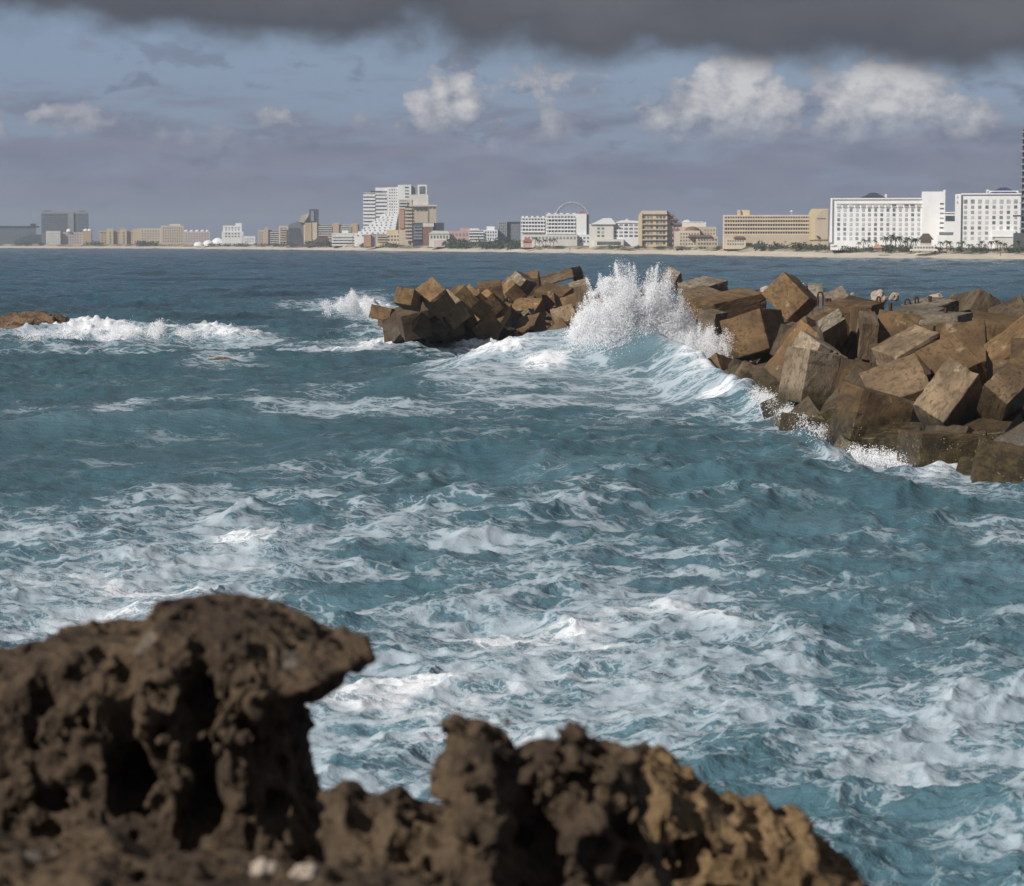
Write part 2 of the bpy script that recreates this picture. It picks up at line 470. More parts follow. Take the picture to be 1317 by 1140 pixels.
def water_mat():
    m, gg, out = new_mat('sea_water')
    geo = gg.node('ShaderNodeNewGeometry')
    P = geo.outputs['Position']
    x, y, z = gg.sep(P)
    flat = gg.comb(x, y, 0.0)
    foam = gg.node('ShaderNodeAttribute', attribute_name='foam').outputs['Fac']
    air_light = gg.node('ShaderNodeAttribute', attribute_name='air_and_crest_light').outputs['Fac']
    # foam lace
    fl_ = gg.vm('MULTIPLY', flat, (0.70, 1.0, 1.0))
    warp = gg.vm('SCALE', gg.vm('SUBTRACT', gg.noise(fl_, 0.55, 6, 0.62, col=True), (0.5, 0.5, 0.5)), s=2.6)
    q = gg.vm('ADD', fl_, warp)
    n1 = gg.noise(q, 0.42, 7, 0.60, 0.3)
    fine = gg.noise(q, 11.0, 5, 0.7)
    e1 = gg.vor(q, 0.75, 'DISTANCE_TO_EDGE')
    e2 = gg.vor(q, 1.9, 'DISTANCE_TO_EDGE')
    e3 = gg.vor(q, 5.2, 'DISTANCE_TO_EDGE')
    s = gg.m('ADD', foam, gg.m('MULTIPLY', gg.m('SUBTRACT', n1, 0.5), 1.35))
    s = gg.m('ADD', s, gg.m('MULTIPLY', gg.m('SUBTRACT', fine, 0.5), 0.16))
    live = gg.ss(s, 0.0, 0.40)
    wid = gg.m('MULTIPLY', live, 0.125)
    la = gg.m('SUBTRACT', 1.0, gg.ss(e1, gg.m('MULTIPLY', wid, 0.35), gg.m('ADD', wid, 0.02)))
    lb = gg.m('SUBTRACT', 1.0, gg.ss(e2, gg.m('MULTIPLY', wid, 0.20), gg.m('ADD', gg.m('MULTIPLY', wid, 0.9), 0.02)))
    lc = gg.m('SUBTRACT', 1.0, gg.ss(e3, gg.m('MULTIPLY', wid, 0.10), gg.m('ADD', gg.m('MULTIPLY', wid, 0.9), 0.02)))
    lace = gg.m('MAXIMUM', gg.m('MULTIPLY', la, 0.9), gg.m('MAXIMUM', gg.m('MULTIPLY', lb, 0.75), gg.m('MULTIPLY', lc, gg.ss(s, 0.15, 0.5, 0.0, 0.7))))
    sheet = gg.ss(s, 0.54, 1.06)
    fm = gg.m('ADD', gg.m('MULTIPLY', lace, gg.ss(s, 0.0, 0.28, 0.0, 0.85)), gg.m('MULTIPLY', sheet, 0.75), clamp=True)
    fm = gg.m('MULTIPLY', fm, gg.ss(foam, 0.02, 0.14))
    thick = gg.m('MULTIPLY', gg.ss(s, 0.40, 0.95), gg.m('ADD', gg.m('MULTIPLY', lace, 0.5), 0.5))
    pat = gg.m('ADD', gg.m('MULTIPLY', lace, 0.5), n1)
    # water body colour: deep blue far out, milky green for airy water and painted crest translucency
    far = gg.ss(y, 90.0, 420.0)
    body = gg.mix(far, (0.038, 0.098, 0.122), (0.016, 0.088, 0.150))
    body = gg.mix(air_light, body, (0.160, 0.260, 0.315))
    body = gg.mix(gg.m('MULTIPLY', gg.ss(gg.noise(flat, 0.05, 4, 0.5), 0.4, 0.65), 0.35), body, (0.050, 0.122, 0.146))
    wave_shade = gg.noise(gg.vm('MULTIPLY', flat, (0.055, 0.030, 1.0)), 1.0, 6, 0.68)
    body = gg.mix(gg.m('MULTIPLY', gg.ss(wave_shade, 0.47, 0.60), gg.ss(y, 90.0, 200.0, 0.0, 0.7)), body, (0.006, 0.026, 0.048))  # light and dark of far waves painted into the water colour
    rip = gg.noise(gg.vm('MULTIPLY', flat, (0.8, 1.4, 1.0)), 2.4, 6, 0.66, 0.4)
    rip2 = gg.noise(gg.vm('MULTIPLY', flat, (0.8, 1.3, 1.0)), 0.6, 4, 0.55)
    bh = gg.m('ADD', gg.m('MULTIPLY', rip, 0.14), gg.m('MULTIPLY', rip2, 0.25))
    nw = gg.bump(bh, 0.75, 1.0)
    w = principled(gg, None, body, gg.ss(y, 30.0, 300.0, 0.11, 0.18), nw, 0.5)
    w.inputs['IOR'].default_value = 1.333
    fb = gg.bump(gg.m('ADD', gg.m('MULTIPLY', pat, 0.4), gg.m('MULTIPLY', fine, 0.2)), 0.7, 0.12)
    fcol = gg.mix(thick, (0.50, 0.56, 0.61), (0.82, 0.82, 0.83))
    fo = principled(gg, None, fcol, 0.75, fb, 0.2)
    mx = gg.node('ShaderNodeMixShader')
    gg.put(mx.inputs[0], gg.m('MULTIPLY', fm, gg.ss(s, 0.30, 0.9, 0.80, 0.97)))
    gg.l.new(w.outputs[0], mx.inputs[1]); gg.l.new(fo.outputs[0], mx.inputs[2])
    gg.l.new(mx.outputs[0], out.inputs[0])
    return m
M['water'] = water_mat()
def spray_mat():
    m, gg, out = new_mat('white_spray')
    d = gg.node('ShaderNodeBsdfDiffuse'); d.inputs[0].default_value = (0.94, 0.94, 0.95, 1)
    t = gg.node('ShaderNodeBsdfTranslucent'); t.inputs[0].default_value = (0.94, 0.94, 0.95, 1)
    mx = gg.node('ShaderNodeMixShader'); mx.inputs[0].default_value = 0.5
    gg.l.new(d.outputs[0], mx.inputs[1]); gg.l.new(t.outputs[0], mx.inputs[2]); gg.l.new(mx.outputs[0], out.inputs[0])
    return m
M['spray'] = spray_mat()

# ------------------------------------------------------------------ sea
def ocean_tile(N, L, lmin, lmax, wdir, spread, rms, seed, chop, sl_=4.0):
    r = np.random.default_rng(seed)
    k1 = np.fft.fftfreq(N, L / N) * 2 * np.pi
    kx, ky = np.meshgrid(k1, k1, indexing='xy')
    k = np.hypot(kx, ky); k[0, 0] = 1e-6
    cosd = (kx * math.cos(wdir) + ky * math.sin(wdir)) / k
    kmin, kmax = 2 * np.pi / lmax, 2 * np.pi / lmin
    P = k ** -sl_ * np.exp(-(kmin / k) ** 4) * np.exp(-(k / kmax) ** 4) * (0.08 + np.abs(cosd) ** spread)
    P[0, 0] = 0
    A = np.sqrt(P) * (r.normal(size=(N, N)) + 1j * r.normal(size=(N, N)))
    h = np.fft.ifft2(A).real
    s = rms / h.std(); A = A * s
    h = h * s
    dxx = np.fft.ifft2(1j * kx / k * A).real * chop
    dyy = np.fft.ifft2(1j * ky / k * A).real * chop
    J = (1 + np.gradient(dxx, L / N, axis=1)) * (1 + np.gradient(dyy, L / N, axis=0)) - np.gradient(dxx, L / N, axis=0) * np.gradient(dyy, L / N, axis=1)
    return N, L, np.stack([h, dxx, dyy, J], -1).astype(np.float32)
def tile_at(tile, x, y, rot=0.0):
    N, L, T = tile
    c, s = math.cos(rot), math.sin(rot)
    u = ((x * c + y * s) / L * N) % N
    v = ((-x * s + y * c) / L * N) % N
    i = np.floor(u).astype(np.int32); j = np.floor(v).astype(np.int32)
    fu = (u - i)[..., None].astype(np.float32); fv = (v - j)[..., None].astype(np.float32)
    i %= N; j %= N; i1 = (i + 1) % N; j1 = (j + 1) % N
    o = T[j, i] * (1 - fu) * (1 - fv) + T[j, i1] * fu * (1 - fv) + T[j1, i] * (1 - fu) * fv + T[j1, i1] * fu * fv
    dx_ = o[..., 1] * c - o[..., 2] * s; dy_ = o[..., 1] * s + o[..., 2] * c
    return o[..., 0], dx_, dy_, o[..., 3]
WD = R(-62)
T1 = ocean_tile(512, 190.0, 2.6, 17.0, WD, 2.0, 0.20, 11, 0.9)
T2 = ocean_tile(512, 41.0, 0.4, 4.5, WD, 1.4, 0.085, 12, 0.80, 3.35)
T3 = ocean_tile(512, 8.3, 0.08, 0.7, WD, 0.9, 0.018, 13, 0.65, 3.3)

def lerp_pts(pts, x):
    a = np.array(pts, float)
    return np.interp(x, a[:, 0], a[:, 1])

rows = []
d = 5.0
while d < 20: rows.append(d); d += 1.2
d = 20.0
while d < 2600:
    rows.append(d)
    if d < 60: s_ = max(0.03, d * d / (2408 * 6.0) * 1.05)
    elif d < 800: s_ = 0.24 + (d - 60) * 0.003
    else: s_ = 2.46 + (d - 800) * 0.006
    d += s_
rows += [2800, 3300, 4000, 5000]
rows = np.array(rows)
NC = 480
tx = np.concatenate([[-9, -4, -2, -1.2, -0.8, -0.5, -0.38, -0.30], np.linspace(-0.238, 0.238, NC), [0.30, 0.38, 0.5, 0.8, 1.2, 2, 4, 9]])
YY, TX = np.meshgrid(rows, tx, indexing='ij')
XX = np.clip(TX * YY, -6000, 6000)
def g2(px, py, cx, cy, rx, ry):
    return np.exp(-((px - cx) / rx) ** 2 - ((py - cy) / ry) ** 2)
def sea_fields(XX, YY):
    """wave shape and foam cover at still-water points, in metres on the sea"""
    PX, PY = project(XX, YY, 0.0)
    inner = np.clip((0.30 - np.abs(XX / YY)) / 0.06, 0, 1) * np.clip((YY - 14) / 6, 0, 1) * np.clip((2700 - YY) / 600, 0, 1)
    h1, a1, b1, J1 = tile_at(T1, XX + 31, YY + 17, 0.0)
    h1b, a1b, b1b, J1b = tile_at(T1, XX * 0.63 + 71, YY * 0.63 + 5, 0.5)
    h2, a2, b2, J2 = tile_at(T2, XX + 3, YY + 9, 0.21)
    h3, a3, b3, J3 = tile_at(T3, XX, YY, -0.3)
    l1 = inner * (0.42 + 0.45 * np.clip((YY - 25) / 60, 0, 1)); l2 = inner * np.clip((420 - YY) / 200, 0.25, 1); l3 = inner * np.clip((75 - YY) / 35, 0, 1)
    gust = 0.75 + 0.5 * np.clip(0.5 + tile_at(T1, XX * 0.21, YY * 0.21, 0.8)[0] * 2.2, 0, 1)
    calm = 1 - 0.45 * g2(PX, PY, 230, 565, 420, 75) - 0.35 * g2(PX, PY, 850, 560, 200, 40) - 0.5 * g2(PX, PY, 800, 500, 200, 40)
    l2 = l2 * calm; l3 = l3 * calm
    H = (h1 * 0.75 + h1b * 0.6) * l1 * gust + h2 * l2 * gust + h3 * l3
    DX = (a1 * 0.75 + a1b * 0.6) * l1 + a2 * l2 + a3 * l3
    DY = (b1 * 0.75 + b1b * 0.6) * l1 + b2 * l2 + b3 * l3
    crest = np.clip((0.55 - J1) * 1.6, 0, 1) * 0.6 + np.clip((0.45 - J2) * 1.3, 0, 1) * 0.55
    foam = np.zeros_like(XX)
    air_light = np.zeros_like(XX)
    # running swells and breakers: crest line on the water, height, front and back widths
    def ridge(pts, hgt, wf, wb, foamy=0.0):
        nonlocal H, foam, air_light
        w = [atz(px, py) for px, py, _ in pts]
        am = [a for _, _, a in pts]
        xs = np.array([p.x for p in w]); ys = np.array([p.y for p in w]); am = np.array(am)
        o = np.argsort(xs); xs, ys, am = xs[o], ys[o], am[o]
        yc = np.interp(XX, xs, ys); a = np.interp(XX, xs, am, left=0, right=0)
        t = YY - yc
        prof = np.where(t < 0, np.exp(-(t / wf) ** 2), np.exp(-(t / wb) ** 2)) * a
        H = H + prof * hgt
        if foamy: foam = foam + prof * foamy
        air_light = np.maximum(air_light, prof * 0.34)  # translucent light of the raised wave put into its colour
    ridge([(460, 515, 0), (570, 494, .25), (670, 484, .62), (745, 480, .95), (820, 484, .98), (900, 500, .58), (980, 530, .22), (1050, 575, .10), (1110, 590, 0)], 2.5, 8.5, 10.0)
    ridge([(-80, 436, .6), (60, 434, 1), (200, 434, 1), (300, 437, .85), (350, 441, .2), (370, 443, 0)], 0.60, 3.0, 6.0, 0.15)
    ridge([(300, 452, 0), (400, 450, .5), (480, 450, .8), (540, 448, 1), (560, 447, 0)], 0.40, 3.0, 6.0, 0.15)
    ridge([(370, 402, 0), (430, 402, .7), (480, 405, 1), (530, 432, .7), (545, 440, 0)], 0.8, 5.0, 8.0, 0.25)
    ridge([(-20, 560, .5), (100, 553, 1), (230, 548, 1), (360, 546, .8), (420, 548, 0)], 0.45, 3.0, 3.0)
    ridge([(480, 690, 0), (560, 655, .6), (600, 650, 1), (660, 660, .7), (760, 690, 0)], 0.20, 1.3, 2.2)
    ridge([(860, 690, 0), (980, 665, .7), (1060, 668, 1), (1130, 675, .5), (1200, 690, 0)], 0.20, 1.3, 2.2)
    ridge([(480, 805, 0), (560, 792, .7), (625, 784, 1), (680, 795, .6), (760, 815, 0)], 0.12, 0.5, 1.0, 0.35)
    ridge([(760, 800, 0), (860, 790, .8), (960, 815, 1), (1030, 830, .8), (1130, 845, 0)], 0.12, 0.5, 1.0, 0.30)
    ridge([(620, 610, 0), (700, 600, 1), (800, 605, .8), (900, 600, 0)], 0.4, 2.2, 3.0)
    ridge([(1180, 760, 0), (1240, 745, 1), (1330, 748, .9), (1400, 760, 0)], 0.2, 1.2, 2.0)
    cov = [(100, 715, 330, 48, .40), (260, 695, 190, 28, .22), (60, 785, 300, 45, .42), (430, 790, 210, 40, .26), (620, 850, 260, 50, .34), (470, 930, 170, 80, .42),
           (900, 905, 300, 50, .36), (850, 795, 130, 24, .30), (970, 830, 100, 18, .26), (1260, 880, 110, 22, .34), (1090, 985, 160, 50, .26), (760, 970, 200, 70, .34), (1010, 940, 200, 50, .30),
           (20, 655, 90, 26, .30), (420, 635, 140, 18, .26), (600, 690, 200, 28, .20), (770, 700, 90, 22, .16), (1310, 700, 40, 26, .28), (1230, 985, 140, 60, .16), (1290, 1060, 120, 60, .2), (1150, 810, 60, 14, .26),
           (450, 523, 110, 12, .34), (310, 536, 56, 6, .62), (650, 492, 80, 22, .22), (720, 474, 90, 22, .34), (850, 474, 90, 16, .45), (640, 480, 70, 14, .3), (640, 495, 110, 12, .2), (780, 520, 160, 16, .18), (910, 503, 50, 18, .62), (985, 530, 50, 26, .44),
           (860, 522, 150, 18, .12), (1090, 588, 40, 10, .42), (1140, 590, 60, 10, .55), (1210, 606, 52, 16, .55), (1290, 632, 60, 8, .4), (130, 522, 90, 9, .26), (620, 470, 90, 20, .12),
           (30, 432, 90, 9, .55), (170, 431, 90, 13, .70), (290, 437, 70, 8, .5), (600, 447, 70, 7, .4), (430, 447, 110, 6, .42), (505, 444, 55, 9, .6), (430, 395, 60, 8, .40), (470, 398, 34, 18, .70),
           (520, 428, 36, 14, .65), (280, 464, 36, 5, .62), (610, 450, 60, 12, .22), (675, 440, 60, 9, .60), (735, 445, 40, 10, .6), (60, 452, 120, 6, .3), (1290, 408, 30, 8, .6)]
    for c in cov:
        foam = foam + c[4] * (0.52 if c[1] > 620 else 0.9) * g2(PX, PY, *c[:4])
    foam = foam + 0.165 * np.clip((PY - 570) / 220, 0, 1) * np.clip((1500 - PX) / 800, 0.30, 1) + 0.05 * np.clip((PY - 430) / 60, 0, 1)
    patch = tile_at(T1, XX * 1.7 + 5, YY * 1.7 + 50, 1.1)[0]
    foam = foam * np.clip(1 + patch * 1.6, 0.45, 1.6)
    foam = foam + crest * (0.10 + 0.45 * np.clip(foam * 3, 0, 1)) * np.clip((260 - YY) / 160, 0, 1) * inner
    air_light = np.maximum(air_light, np.clip(foam * 0.9, 0, 0.75)) + np.clip(H - 0.1, 0, 1.2) * 0.22 + 0.16 * np.clip((PY - 520) / 250, 0, 1) + 0.45 * np.clip((PX - 450) / 700, 0, 1) * np.clip((YY - 200) / 300, 0, 1)  # the height term paints in light through thin crests
    lump = np.clip(foam - 0.35, 0, 0.6)
    H = H + lump * np.clip((YY - 70) / 60, 0, 1.1) * (0.04 + np.abs(h2) * 1.6 + np.abs(h3) * 7)
    return H, DX, DY, np.clip(foam, 0, 1.2), np.clip(air_light, 0, 1), inner
H, DX, DY, FO, AE, INN = sea_fields(XX, YY)
verts = np.stack([XX + DX, YY + DY, H], -1).reshape(-1, 3)
nr, nc = XX.shape
ii = (np.arange(nr - 1)[:, None] * nc + np.arange(nc - 1)[None, :]).ravel()
quads = np.stack([ii, ii + 1, ii + nc + 1, ii + nc], -1)
me = mesh_np('sea', verts, quads)
for nm, arr in (('foam', FO), ('air_and_crest_light', AE)):
    a = me.attributes.new(nm, 'FLOAT', 'POINT'); a.data.foreach_set('value', arr.astype(np.float32).ravel())
sea = link('sea', me, M['water']); sea['kind'] = 'structure'

def sea_height(x, y):
    h = sea_fields(np.array([[x]], float), np.array([[y]], float))[0]
    return float(h[0, 0])

# ------------------------------------------------------------------ far shore
SHORE = [(-400, 318.6), (-100, 319.2), (0, 319.5), (220, 320.2), (430, 322.3), (650, 325.0), (860, 327.8), (1060, 332.0), (1317, 334.6), (1500, 336.5), (1900, 341)]
def shore_d(px):
    return F * CAMH / (float(lerp_pts(SHORE, px)) - YH)
GZ = 3.6        # level of the ground behind the beach
pxs = np.arange(-400, 1901, 10.0)
def strip(name, offs, mat):
    v = []; f = []
    for i, px in enumerate(pxs):
        sd = shore_d(px)
        for k, (o, z) in enumerate(offs):
            jz = 0.0 if k in (0, len(offs) - 1) else 0.22 * math.sin(px * 0.071 + k) + 0.15 * math.sin(px * 0.23)
            jo = 3.0 * math.sin(px * 0.045) + 2.0 * math.sin(px * 0.13) if k == 0 else 0
            dd = sd + o + jo
            v.append(((px - CX) / F * dd * cp, dd, z + jz))
    n = len(offs)
    for i in range(len(pxs) - 1):
        for k in range(n - 1):
            f.append((i*n + k, (i+1)*n + k, (i+1)*n + k + 1, i*n + k + 1))
    o = link(name, mesh_np(name, v, f), mat); o['kind'] = 'structure'
    return o
strip('beach', [(-6, -0.5), (4, 0.25), (14, 0.75), (26, 1.2), (38, 1.6), (44, 2.0)], M['sand'])
strip('land', [(43.5, 1.9), (50, 2.9), (58, GZ), (120, GZ + .2), (400, GZ + .3), (1500, GZ + .3), (4000, GZ)], M['land'])

class Building:
    """everything is given in photograph pixels at the building's own distance, built in metres round a base point on the ground"""
    def __init__(self, name, label, x0, x1, back=95, yaw=0.0, cat='building', group=None):
        self.xc = (x0 + x1) / 2
        self.d = shore_d(self.xc) + back
        self.k = self.d / F
        self.root = bpy.data.objects.new(name, None); col.objects.link(self.root)
        az = math.atan((self.xc - CX) / F)
        self.root.location = ((self.xc - CX) / F * self.d * cp, self.d, GZ)
        self.root.rotation_euler = (0, 0, -az + R(yaw))
        tag(self.root, label, cat, group)
    def X(self, px): return (px - self.xc) * self.k
    def Z(self, py): return (YH - py) * self.k + CAMH - GZ
    def box(self, name, mat, x0, x1, y0, y1, front=0.0, deep=16.0):
        z0 = -0.8 if y1 is None else self.Z(y1)
        return MB().box(self.X(x0), self.X(x1), front, front + deep, z0, self.Z(y0)).build(name, M[mat], self.root)
    def prism(self, name, mat, pts, front=0.0, deep=16.0):
        return MB().prism([(self.X(a), self.Z(b)) for a, b in pts][::-1], front, front + deep).build(name, M[mat], self.root)
    def hip(self, name, mat, x0, x1, ye, ya, front=-0.5, deep=17.0, rx=0.0):
        return MB().hip(self.X(x0), self.X(x1), front, front + deep, self.Z(ye), self.Z(ya), rx).build(name, M[mat], self.root)
    def dome(self, name, mat, cx, ye, ya, r, front=3.0):
        return MB().dome(self.X(cx), front, self.Z(ye), r * self.k, (ye - ya) * self.k).build(name, M[mat], self.root, smooth=True)
    def windows(self, mat, x0, x1, y0, y1, cols, rows, fw=0.6, fh=0.6, front=0.0, single=False, skip=0.0, frame=None):
        """recess-dark panes standing a hand's breadth off the wall in thin frames"""
        w = (x1 - x0) / cols; h = (y1 - y0) / rows
        ww = w * fw * self.k; hh = h * fh * self.k
        unit = None; joined = MB()
        for c in range(cols):
            for r in range(rows):
                if skip and random.random() < skip: continue
                cx = self.X(x0 + (c + .5) * w); cz = self.Z(y0 + (r + .5) * h)
                if single:
                    if unit is None:
                        unit = MB().box(-ww/2, ww/2, 0, 0.2, -hh/2, hh/2).mesh('window')
                    link('window', unit, M[mat], self.root, (cx, front - 0.12, cz))
                else:
                    joined.box(cx - ww/2, cx + ww/2, front - 0.12, front + 0.08, cz - hh/2, cz + hh/2)
        if not single and joined.v:
            o = joined.build('window', M[mat], self.root); o['kind'] = 'stuff'
    def balconies(self, mat, dark, x0, x1, y0, y1, floors, front=0.0, out=1.3, railing=0.42, posts=0, single=True):
        """dark bands that paint the shade of open recesses, with projecting parapets, one per floor"""
        h = (y1 - y0) / floors
        for r in range(floors):
            za, zb = self.Z(y0 + r * h), self.Z(y0 + (r + 1) * h)
            hh = za - zb
            MB().box(self.X(x0) + .15, self.X(x1) - .15, front - 0.10, front + 0.1, zb + hh * railing, za - 0.12).build('facade_band', M[dark], self.root)  # dark strip on the wall paints the shade of the balcony recess
            b = MB().box(self.X(x0), self.X(x1), front - out, front - 0.11, zb, zb + hh * railing)
            for q in range(posts):
                xx = self.X(x0) + (self.X(x1) - self.X(x0)) * (q + .5) / posts
                b.box(xx - .14, xx + .14, front - out + .1, front - 0.12, zb + hh * railing + .003, za)
            b.build('balcony', M[mat], self.root)

B = Building
# far left, beginning with the grey glass blocks
b = B('office_block', 'long low blue-grey block at the far left edge of the shore', -30, 52, 140)
b.box('wall', 'midgrey', -30, 46, 293, None); b.box('roof', 'charcoal', -31, 50, 291, 293, -0.6, 18); b.box('plant_room', 'charcoal', 39, 46, 288, 291, 4, 5)
b.windows('blueglass', -28, 45, 294, 311, 16, 4, .7, .55)
b.prism('annex', 'darkgrey', [(18, 314), (18, 310), (38, 302), (53, 302), (53, 314)], -10, 9)
b = B('glass_tower', 'wide grey glass hotel tower with one pale vertical strip, far left', 54, 115, 150)
b.box('wall', 'midgrey', 54, 114, 275, None); b.box('roof_band', 'grey', 55, 114, 272.5, 275.5, -0.4, 17); b.box('stair_strip', 'grey', 88, 95, 273.5, 300, -1.0, 6)
b.box('roof_plant', 'darkgrey', 57, 67, 271.5, 272.5, 3, 5); b.box('roof_plant', 'darkgrey', 102, 110, 271.5, 272.5, 3, 5)
b.windows('blueglass', 55, 87, 276, 300, 12, 8, .75, .55); b.windows('blueglass', 96, 113, 276, 300, 7, 8, .75, .55)
b = B('domed_hotel', 'low beige hotel with two pale domes in front of the grey glass tower', 60, 118, 90)
b.box('wall', 'palepink', 60, 118, 299, None); b.box('wing', 'offwhite', 60, 78, 297.5, None, -4, 8); b.box('gable', 'tan', 106, 117, 297, None, -3, 9)
for cx in (89, 110, 115): b.dome('dome', 'white', cx, 298.2, 294.5, 3.6, 0.5)
b.windows('glass', 79, 105, 300, 314, 8, 4, .5, .5); b.windows('paleglass', 61, 77, 299, 313, 6, 4, .45, .5, -4)
b = B('merlon_hotel', 'golden tan hotel with three raised roof turrets along its parapet', 128, 182, 95)
b.box('wall', 'tan', 128, 182, 298, None)
for x in (138, 155, 171): b.box('turret', 'yellow', x, x + 8, 294.5, None, -2.2, 12)
b.windows('glass', 130, 181, 299, 314, 13, 5, .4, .45); b.windows('glass', 140, 144, 298, 314, 1, 4, .5, .7, -2.2); b.windows('glass', 157, 161, 298, 314, 1, 4, .5, .7, -2.2)
b.box('parapet', 'yellow', 127.6, 182.4, 297.3, 298.6, -0.5, 3)
b = B('cream_hotel', 'cream hotel stepping up to a tallest middle block beside the tan turrets', 180, 237, 100)
b.box('wall', 'cream', 180, 209, 294, None); b.box('middle_block', 'cream', 207, 236, 290.5, None, -2, 18); b.box('roof_house', 'offwhite', 218, 232, 288.6, 290.5, 2, 6)
b.windows('glass', 182, 206, 296, 312, 7, 5, .45, .5); b.windows('paleglass', 209, 235, 292, 312, 9, 6, .4, .5, -2)
b = B('scalloped_hotel', 'pale pinkish hotel with a row of small rounded roof humps', 237, 271, 100)
b.box('wall', 'palepink', 237, 270, 298, None)
for cx in (240, 247, 254, 261, 267): b.dome('dome', 'offwhite', cx, 298.2, 295.8, 3.1, 3)
b.windows('glass', 238, 269, 299.5, 312, 9, 4, .4, .45)
b = B('mound_pavilion', 'cluster of low white rounded pavilions by the beach, left of the lone white block', 250, 302, 60)
for i, (cx, r, ya) in enumerate([(256, 7, 311), (268, 8, 309), (280, 9, 306), (292, 8, 305), (300, 6, 307), (286, 7, 310)]):
    b.dome('dome', 'white', cx, 316.5, ya, r, 2 + i % 3 * 2)
b = B('white_block', 'lone white square hotel block with a small roof tower at its right', 286, 328, 110)
b.box('wall', 'white', 287, 311, 290.5, None); b.box('roof_tower', 'white', 303, 311, 287.3, 290.5, 1, 7); b.box('wing', 'white', 311, 328, 304, None, -2, 14); b.box('step', 'white', 285.5, 313, 298, None, -2, 6)
b.windows('glass', 289, 309, 292, 297.5, 5, 2, .5, .5, 0, True); b.windows('glass', 289, 309, 299, 306, 5, 2, .5, .5, -2, True); b.windows('paleglass', 314, 326, 306, 312, 4, 2, .6, .5, -2)
b = B('beige_slab', 'grey-beige slab hotel with a slim stair tower and long balconies', 332, 360, 105)
b.box('wall', 'beige', 332, 360, 296, None); b.box('stair_tower', 'beige', 340, 345, 293, None, -2.2, 10)
b.balconies('offwhite', 'glass', 346, 359, 297, 313, 6); b.windows('glass', 333, 339, 298, 312, 2, 6, .5, .5)
b = B('stepped_tower', 'dark grey stepped tower rising in a ramp to a tall dark top', 366, 412, 190)
b.prism('wall', 'midgrey', [(366, 316), (366, 292), (378, 287), (386, 284), (389, 277), (396, 275), (399, 276), (410, 276), (410, 316)])
b.box('top_block', 'darkgrey', 398, 410, 269.6, None, -1.5, 14); b.box('shaft', 'grey', 400, 404, 272, 285, -2.2, 4); b.prism('ramp_roof', 'beige', [(384, 286), (389, 277), (396, 274.6), (398, 277), (391, 287)], -2, 6)
b.windows('glass', 388, 398, 280, 288, 4, 3, .7, .5)
b = B('dark_ended_hotel', 'cream hotel whose right end is a dark grey sloping face', 359, 393, 95)
b.box('wall', 'cream', 359, 371, 291, None); b.prism('end_face', 'darkgrey', [(371, 317), (371, 293.5), (386, 293.5), (390, 306), (391.5, 317)], -1, 15)
b.balconies('cream', 'glass', 360, 369, 293, 314, 7)
b = B('cream_balcony_hotel', 'long cream hotel with tall end piers, left of the white terraced tower', 391, 464, 120)
b.box('wall', 'cream', 391, 462, 289.3, None); b.box('pier', 'tan', 392.5, 401, 287, None, -2, 8); b.box('pier', 'cream', 402, 408, 286.7, None, -2, 8); b.box('pier', 'tan', 428, 436, 287, None, -2, 8); b.box('pier', 'tan', 453, 460, 287.5, None, -2, 8)
b.balconies('offwhite', 'glass', 409, 427, 289.5, 306, 6); b.balconies('offwhite', 'glass', 437, 452, 290, 306, 6)
b = B('thatched_hall', 'dark thatched roof sloping up from the beach before the cream hotel', 393, 427, 55)
b.prism('roof', 'thatch', [(393, 316), (413, 303.5), (421, 304), (426, 316)], -3, 16); b.box('wall', 'beige', 396, 424, 315, None, -1, 12)
b = B('low_white_terraces', 'low white building with four stacked balcony lines at the water front', 426, 467, 60)
b.box('wall', 'offwhite', 427, 466, 300, None); b.box('roof_house', 'white', 440, 448, 296.5, 300, 3, 6)
b.balconies('white', 'paleglass', 427, 453, 301, 316, 4); b.balconies('white', 'paleglass', 454, 466, 301, 316, 4)
# the tower cluster
b = B('white_tower', 'tall white twin hotel tower with terraces cascading down its left side', 460, 550, 140)
b.box('wall', 'white', 498, 528, 241.5, None); b.box('balcony_slab', 'offwhite', 468, 498.2, 248.5, None, 1, 14)
b.box('tall_block', 'white', 512, 529, 238.6, None, -1.2, 14); b.box('penthouse', 'darkgrey', 477, 492, 246, 248.5, 3, 8); b.box('penthouse', 'white', 483, 499, 242, 246.2, 3, 8)
b.box('lift_core', 'grey', 529, 537.5, 239, None, 1, 12); b.box('sky_frame', 'white', 537.5, 549, 238.3, 252, 0.5, 10); b.box('sky_void', 'glass', 539.5, 547, 240.5, 250, 0.3, 3)
b.balconies('white', 'glass', 467.5, 483, 249, 298, 11, 1, 1.6, .62); b.balconies('white', 'glass', 483.5, 498, 251, 288, 8, 1, 1.2, .62)
b.windows('glass', 500, 512, 243, 276, 4, 9, .42, .42, 0, True); b.windows('glass', 520, 527, 240, 256, 1, 4, .7, .45, -1.2, True); b.windows('glass', 500, 512, 278, 296, 4, 5, .42, .42, -0.0, True)
for i in range(9):
    xl = 498 - i * 4.6; yt = 275 + i * 3.3
    b.box('terrace', 'white', xl - 4.6, 512 - i * .6, yt, yt + 3.4 if i < 8 else None, -2 - i * 2.0, 2.02 + (4 if i == 0 else 0))
    b.windows('glass', xl - 3.5, 508 - i * .6, yt + .9, yt + 3.2, 3 + i // 2, 1, .32, .6, -2 - i * 2.0, False)
b = B('beige_tower', 'beige hotel tower with a round white crown and brown stripe, before the white tower', 511, 563, 105)
b.box('wall', 'beige', 529, 551, 266, None); b.dome('crown', 'cream', 541, 267, 265.8, 12, 8); b.box('crown_drum', 'offwhite', 526, 551, 251, 266, 2, 12)
